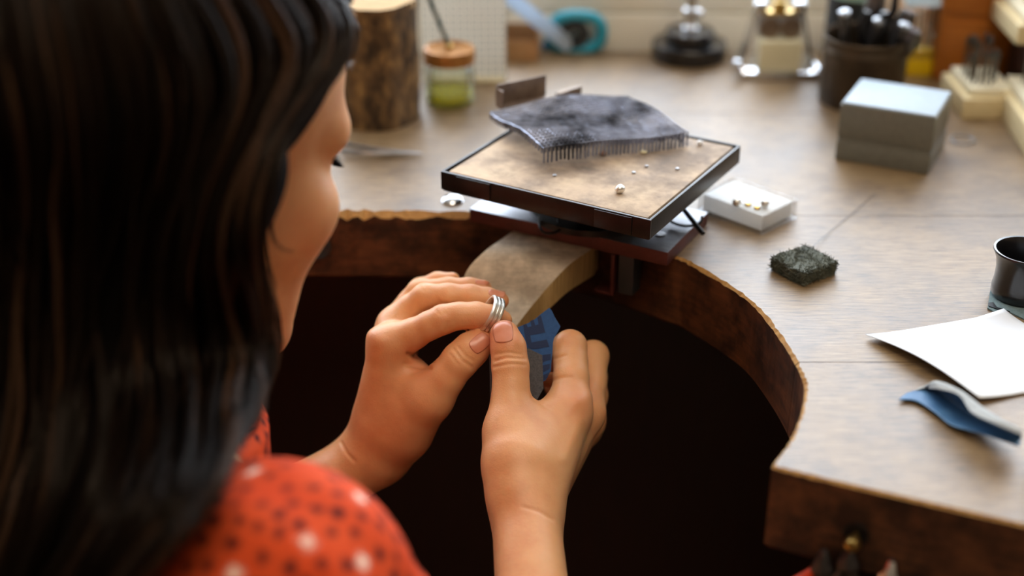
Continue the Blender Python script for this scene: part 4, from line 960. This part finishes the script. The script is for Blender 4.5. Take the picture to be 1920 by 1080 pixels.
# stand collar, folded over at the front
bm = bmesh.new(); cols_ = []; ax = HM[:, 2]; X_, Y_ = HM[:, 0], HM[:, 1]; cc = NB + ax * .008
for a in np.linspace(-1.5, 1.9, 50):
    u = Y_ * math.cos(a) + X_ * math.sin(a); fl = .004 + .004 * max(0, math.cos(a)); row = []
    for t, rr, zz in ((0, .0600, -.024), (.3, .0610, -.004), (.6, .0640, .014), (.85, .0670, .027), (1, .0705, .031), (1.1, .0745, .026), (1.2, .0770, .010)): row.append(bm.verts.new(cc + u * (rr + fl * t) + ax * (zz + .003 * math.cos(a * 3)) - PO))
    cols_.append(row)
for a, b in zip(cols_, cols_[1:]):
    for j in range(len(a) - 1): bm.faces.new((a[j], b[j], b[j + 1], a[j + 1]))
bmesh.ops.subdivide_edges(bm, edges=bm.edges[:], cuts=2, use_grid_fill=True)
co = bm_obj('collar', bm, m_blouse, bl_o, smooth=70); md = co.modifiers.new('t', 'SOLIDIFY'); md.thickness = .0012
dots(np.array([v.co[:] for v in co.data.vertices]) + PO, co)

# ---- hair
def hair_mat(name, a, b):
    m, nt, bs = nodes_of(name); at_ = N(nt, 'ShaderNodeAttribute', attribute_name='tone')
    nt.links.new(mixc(nt, at_.outputs['Fac'], a, b), bs.inputs['Base Color']); bs.inputs['Roughness'].default_value = .36; bs.inputs['Specular IOR Level'].default_value = .16; bs.inputs['Specular Tint'].default_value = (1, .85, .7, 1); return m
m_hair = hair_mat('dark_brown_hair', S(12, 8, 6), S(78, 54, 38)); m_under = pm('hair_mass', S(13, 9, 7), S(20, 13, 9), 60, (1, 1, .1), rough=.8, bmp=.3, spec=.08)
def cap_sdf(p):
    q = tohead(p); d = head_sdf(p) - .0085
    hl = q[:, 1] - np.maximum(.022 + .62 * q[:, 2], .004)
    d = smax(d, hl.astype(np.float32) * .85, .012); return np.maximum(d, -.135 - q[:, 2])
VH, QH = surface(cap_sdf, HC - .17, HC + .15, .0026)
hair = raw('hair', VH - PO, QH, m_under, person)
hull = lambda p: smin(np.minimum(head_sdf(p), trunk_sdf(p)) - .011, blouse_sdf(p) - .010, .05)
GD = [[(560, -60), (628, -10), (662, 35), (664, 75), (646, 112), (605, 168), (560, 224), (528, 275), (510, 335), (494, 400), (488, 460), (498, 530), (518, 600), (526, 650), (506, 700), (458, 738), (440, 770)],
      [(510, -70), (578, -20), (618, 40), (616, 100), (572, 170), (522, 248), (494, 320), (476, 390), (468, 460), (474, 540), (492, 620), (486, 690), (442, 745), (436, 810), (432, 860), (400, 930), (360, 980)],
      [(440, -70), (505, -5), (550, 70), (548, 140), (508, 215), (470, 290), (446, 360), (432, 430), (430, 510), (440, 590), (452, 680), (426, 760), (424, 850), (378, 940), (310, 1020), (240, 1100), (220, 1140)],
      [(370, -70), (425, 5), (468, 90), (470, 170), (440, 255), (404, 340), (382, 420), (370, 500), (372, 580), (386, 670), (380, 770), (372, 860), (330, 950), (262, 1040), (210, 1110), (190, 1160), (180, 1190)],
      [(290, -70), (336, 20), (376, 110), (384, 200), (362, 290), (332, 380), (312, 470), (306, 560), (310, 650), (318, 740), (306, 850), (262, 950), (200, 1040), (150, 1110), (130, 1150), (120, 1190), (110, 1230)],
      [(210, -70), (248, 40), (282, 140), (292, 240), (278, 340), (256, 440), (244, 540), (242, 630), (246, 720), (240, 830), (206, 940), (160, 1030), (110, 1110), (90, 1150), (80, 1190), (70, 1230), (60, 1260)],
      [(130, -70), (160, 60), (186, 180), (192, 290), (182, 400), (168, 500), (160, 590), (158, 690), (156, 790), (130, 910), (90, 1010), (50, 1090), (30, 1150), (20, 1200), (10, 1240), (0, 1280), (-10, 1310)],
      [(50, -70), (74, 80), (92, 220), (96, 350), (88, 470), (76, 590), (70, 690), (66, 790), (40, 900), (10, 990), (-30, 1080), (-50, 1150), (-60, 1200), (-70, 1240), (-80, 1280), (-90, 1320), (-100, 1350)],
      [(-40, -70), (-24, 100), (-10, 260), (-10, 410), (-16, 550), (-22, 680), (-40, 800), (-60, 900), (-90, 990), (-120, 1080), (-135, 1140), (-140, 1200), (-150, 1240), (-160, 1280), (-170, 1320), (-180, 1360), (-190, 1390)],
      [(-130, -70), (-120, 120), (-112, 300), (-114, 470), (-124, 620), (-140, 760), (-160, 880), (-180, 980), (-200, 1060), (-215, 1140), (-225, 1200), (-235, 1240), (-245, 1280), (-250, 1320), (-260, 1360), (-270, 1400), (-280, 1430)]]
NS = 40
def resample(g):
    s = np.array(spline(g, 10)); L = np.r_[0, np.cumsum(np.linalg.norm(np.diff(s, axis=0), axis=1))]; t = np.linspace(0, L[-1], NS + 1)
    return np.stack([np.interp(t, L, s[:, k]) for k in (0, 1)], 1)
GX = np.array([resample(g) for g in GD])                       # guides x samples x 2
pp, hit = march(hull, GX[..., 0].ravel(), GX[..., 1].ravel(), .40, .69)
GDp = ((pp - CAM) @ FW).reshape(GX.shape[:2]); hit = hit.reshape(GX.shape[:2])
for g in range(len(GD)):
    dd = GDp[g].copy(); ok = hit[g]
    if ok.any(): dd = np.interp(np.arange(NS + 1), np.flatnonzero(ok), dd[ok])
    for _ in range(12): dd[1:-1] = (dd[:-2] + dd[1:-1] * 2 + dd[2:]) / 4
    GDp[g] = dd
G3 = np.concatenate([GX, GDp[..., None]], 2)
def lerp_g(u):
    i = np.clip(u.astype(int), 0, len(GD) - 2); f = (u - i)[..., None, None] if u.ndim == 1 else (u - i)[..., None]
    if u.ndim == 1: return G3[i] * (1 - f) + G3[i + 1] * f
    k = np.arange(u.shape[1])[None]; return G3[i, k] * (1 - f) + G3[i + 1, k] * f
def to_world(a): return CAM + (FW * FPX + (a[..., 0:1] - 960) * RT - (a[..., 1:2] - 540) * UP) * a[..., 2:3] / FPX
# the mass under the strands
us = np.linspace(.10, len(GD) - 1, 90); sh = lerp_g(us); sh[..., 2] += .007 + .002 * np.sin(us * 9)[:, None]
W = to_world(sh); nU, nT = W.shape[:2]; back = W + FW * .012; idx = np.arange(nU * nT).reshape(nU, nT); m_ = nU * nT
q = np.stack([idx[:-1, :-1], idx[1:, :-1], idx[1:, 1:], idx[:-1, 1:]], -1).reshape(-1, 4); rim = np.concatenate([idx[0, :-1], idx[:-1, -1], idx[-1, :0:-1], idx[:0:-1, 0]]); r2 = np.roll(rim, -1)
raw('hair_mass', np.concatenate([W.reshape(-1, 3), back.reshape(-1, 3)]) - PO, np.concatenate([q, q[:, ::-1] + m_, np.stack([rim, r2, r2 + m_, rim + m_], -1)]), m_under, hair)
# strands gathered into wavy locks
NST = 5200; NCL = 80
u = np.sort(np.concatenate([RNG.uniform(0, 1.2, 1400), RNG.uniform(0, len(GD) - 1.02, NST - 1400)])); t = np.linspace(0, 1, NS + 1)[None]
cu = np.sort(np.concatenate([RNG.uniform(0, 1.2, 18), RNG.uniform(0, len(GD) - 1, NCL - 18)])); ci = np.abs(u[:, None] - cu[None]).argmin(1) if NST * NCL < 2e6 else None
ph = RNG.uniform(0, 6.28, NCL)[ci][:, None]; am = RNG.uniform(.3, 1.9, NCL)[ci][:, None]; fq = RNG.uniform(7, 19, NCL)[ci][:, None]; lay = RNG.uniform(0, 1, NCL)[ci][:, None]
uu = u[:, None] + (cu[ci] - u)[:, None] * (.30 + .50 * t) + (RNG.normal(0, .30, NCL)[ci] * np.clip(u / 1.2, 0, 1))[:, None] * np.sin(t * 3.1) ; uu = np.clip(uu, 0, len(GD) - 1.02)
A = lerp_g(uu); wv = np.clip((t - .12) / .4, 0, 1) * am
sw = np.clip(u[:, None] / .8, .25, 1)
A[..., 0] += wv * sw * (12 * np.sin(fq * t + ph) + 3 * np.sin(2.3 * fq * t + ph * 2)) + RNG.normal(0, 1.6, (NST, 1)) + RNG.normal(0, 5, (NST, 1)) * t * np.sin(7 * t + RNG.uniform(0, 6, (NST, 1)))
A[..., 2] -= .0025 + .013 * lay * np.clip(t * 5, 0, 1) + RNG.uniform(0, .0028, (NST, 1)) + .0025 * wv * np.cos(fq * t + ph)
A[..., 1] += RNG.normal(0, 6, (NST, 1))
# a few loose wisps by the cheek and the jaw
wis = [[(524, 290), (514, 350), (509, 410), (514, 448), (530, 467), (552, 472)], [(518, 300), (506, 380), (500, 440), (508, 500), (520, 540)], [(660, 30), (672, 60), (664, 100), (652, 128)], [(470, 640), (455, 700), (470, 760), (505, 800)]]
ex = []
for g in wis:
    b = resample(g); d_, ok = march(lambda p: head_sdf(p) - .002, b[:, 0], b[:, 1], .40, .72); dd = (d_ - CAM) @ FW; dd = np.where(ok, dd, np.nan)
    dd = np.interp(np.arange(NS + 1), np.flatnonzero(ok), dd[ok]) if ok.any() else np.full(NS + 1, .66)
    for _ in range(9):
        c = np.concatenate([b + RNG.normal(0, 2.2, (1, 2)) + RNG.normal(0, 1.5, (1, 2)) * np.linspace(0, 2, NS + 1)[:, None], (dd - RNG.uniform(.0004, .002))[:, None]], 1); ex.append(c)
A = np.concatenate([A, np.array(ex)]); n_s = len(A)
W = to_world(A)
# crown, far side and back of the head: strands combed down from the crown, then hanging over the shoulders
NCR = 2600; psi = RNG.uniform(-math.pi, math.pi, NCR); psc = np.round(psi * 14) / 14; tt = np.linspace(0, 1, NS + 1)
def comb(psi, psc):
    pm_ = np.degrees(np.abs(psi)); front = pm_ < 48; rside = (psi > 0) & ~front & (pm_ < 150)
    ph_end = np.where(front, 48 + 12 * pm_ / 48, np.where(rside, 62, 104)); a = np.radians(2 + (ph_end[:, None] - 2) * np.clip(tt / .45, 0, 1)[None])
    ps = psi[:, None] + (psc - psi)[:, None] * .5 * tt[None]
    n = np.stack([np.sin(a) * np.sin(ps), np.sin(a) * np.cos(ps), np.cos(a)], -1); C0 = np.array((0, -.012, .018)); lo_ = np.full(a.shape, .05); hi_ = np.full(a.shape, .16)
    for _ in range(14):
        m = (lo_ + hi_) / 2; q = HC + ((C0 + n * m[..., None]) * HSC) @ HM.T; ins = (head_sdf(q.reshape(-1, 3).astype(np.float32)) - .0098).reshape(a.shape) < 0
        lo_ = np.where(ins, m, lo_); hi_ = np.where(ins, hi_, m)
    w_ = HC + ((C0 + n * (lo_ + RNG.uniform(.0002, .003, (len(psi), 1)))[..., None]) * HSC) @ HM.T
    kk = int(.45 * NS); L = np.where(front | rside, .0, RNG.uniform(.10, .17, len(psi)))
    for k in range(kk, NS + 1):
        if k > kk: w_[:, k] = w_[:, k - 1] + np.array((0, 0, -1.)) * (L / (NS - kk))[:, None] + (w_[:, kk] - HC) * (.012 * np.sin(k * .7 + psc * 40))[:, None] * (L > 0)[:, None]
        hg = np.flatnonzero(L > 0); f_ = blouse_sdf(w_[hg, k].astype(np.float32)); hg = hg[f_ < .006]; f_ = f_[f_ < .006]
        if len(hg): w_[hg, k] += grad(blouse_sdf, w_[hg, k]) * np.clip(.006 - f_, 0, .02)[:, None]
    return w_
W = np.concatenate([W, comb(psi, psc)]); ci = np.r_[ci, np.zeros(0, int)]; n_s = len(W)
T = np.gradient(W, axis=1); T /= np.maximum(np.linalg.norm(T, axis=2, keepdims=True), 1e-9); s_ = np.cross(T, FW); s_ /= np.maximum(np.linalg.norm(s_, axis=2, keepdims=True), 1e-9); v_ = np.cross(s_, T)
rad = (RNG.uniform(.00020, .00042, (n_s, 1)) * (1 - .75 * np.linspace(0, 1, NS + 1)[None] ** 3)); rad[-len(ex) - NCR:-NCR] *= .5; rad[-NCR:] *= 1.3
R3 = np.stack([W + rad[..., None] * (s_ * math.cos(a) + v_ * math.sin(a)) for a in (.5, 2.6, 4.7)], 2)       # strand x sample x 3
ix = np.arange(n_s * (NS + 1) * 3).reshape(n_s, NS + 1, 3)
Fq = np.concatenate([np.stack([ix[:, :-1, k], ix[:, :-1, (k + 1) % 3], ix[:, 1:, (k + 1) % 3], ix[:, 1:, k]], -1).reshape(-1, 4) for k in range(3)])
hs_ = raw('hair_strands', R3.reshape(-1, 3) - PO, Fq, m_hair, hair); hs_['kind'] = 'stuff'
tn_ = np.clip(RNG.normal(.12, .15, (n_s, 1)) + np.r_[np.where(RNG.random(NCL) < .22, RNG.uniform(.2, .8, NCL), -.08)[ci], np.zeros(len(ex)), np.zeros(NCR)][:, None] + np.zeros((1, NS + 1)), 0, 1)
a = hs_.data.attributes.new('tone', 'FLOAT', 'POINT'); a.data.foreach_set('value', np.repeat(tn_[..., None], 3, 2).ravel().astype(np.float32))

# ================================================================== what the hands hold
rc_ = J(921, 590, .7570); axr = RT * .88 - UP * .40 + FW * .28; axr /= np.linalg.norm(axr)
rg = thing('silver_ring', 'silver ring of three ridged bands slipped over the index fingertip', 'ring', rc_.tolist())
qr = Vector(axr).to_track_quat('Z', 'Y')
rg.rotation_mode = 'QUATERNION'; rg.rotation_quaternion = qr
for k in (-1, 0, 1):
    lathe('band', [(.0093, -.0011 + .0023 * k), (.0102, -.0012 + .0023 * k), (.0111, -.0007 + .0023 * k), (.0113, .0023 * k), (.0111, .0007 + .0023 * k), (.0102, .0012 + .0023 * k), (.0093, .0011 + .0023 * k), (.0093, -.0011 + .0023 * k)], m_silver, rg, 64)
def sheet(name, px, df, m, parent, th=.0003):
    F_ = [J(x, y, df(x, y)) for x, y in px]; bm = bmesh.new(); o0 = np.array(parent.location)
    a = [bm.verts.new(p - o0) for p in F_]; b = [bm.verts.new(p + FW * th - o0) for p in F_]; n = len(px)
    from mathutils.geometry import tessellate_polygon
    for t in tessellate_polygon([[Vector((x, y, 0)) for x, y in px]]): bm.faces.new([a[i] for i in t]); bm.faces.new([b[i] for i in t][::-1])
    for i in range(n): bm.faces.new((a[i], b[i], b[(i + 1) % n], a[(i + 1) % n]))
    return bm_obj(name, bm, m, parent)
sp0 = J(980, 690, .758)
spd = thing('folded_sandpaper', 'folded piece of blue-backed sandpaper pinched between thumb and fingers', 'sandpaper', sp0.tolist())
dB = lambda x, y: .7625 + (x - 1010) * .00004 - (y - 650) * .00002
dG = lambda x, y: .7560 + (x - 950) * .00002
sheet('blue_back', [(935, 640), (972, 613), (990, 606), (1002, 599), (1014, 589), (1030, 577), (1035, 583), (1040, 594), (1051, 612), (1046, 622), (1039, 634), (1037, 642), (1036, 660), (1034, 680), (1033, 695), (1024, 712), (1010, 722), (960, 725)], dB, m_blue, spd)
sheet('grit_fold', [(917, 633), (923, 630), (960, 640), (989, 652), (1000, 658), (1017, 666), (1018, 700), (1019, 728), (1008, 748), (985, 758), (960, 764), (924, 775), (919, 740)], dG, m_grit, spd)
Zm = lambda pts: [(960 + x / 6, 565 + y / 6) for x, y in pts]
dP = lambda x, y: dB(x, y) - .00022
for k, pts in enumerate(([(125, 265), (160, 250), (178, 292), (218, 280), (205, 222), (243, 205), (262, 270), (298, 258), (285, 180), (325, 155), (375, 350), (205, 382), (220, 462), (392, 430), (420, 510), (232, 540), (180, 520), (150, 420)], [(345, 602), (438, 590), (436, 660), (372, 675), (345, 690)], [(345, 720), (430, 700), (425, 760), (350, 800)], [(350, 830), (420, 800), (400, 860), (350, 890)])):
    sheet('print', Zm(pts), dP, m_navy, spd, .0001)
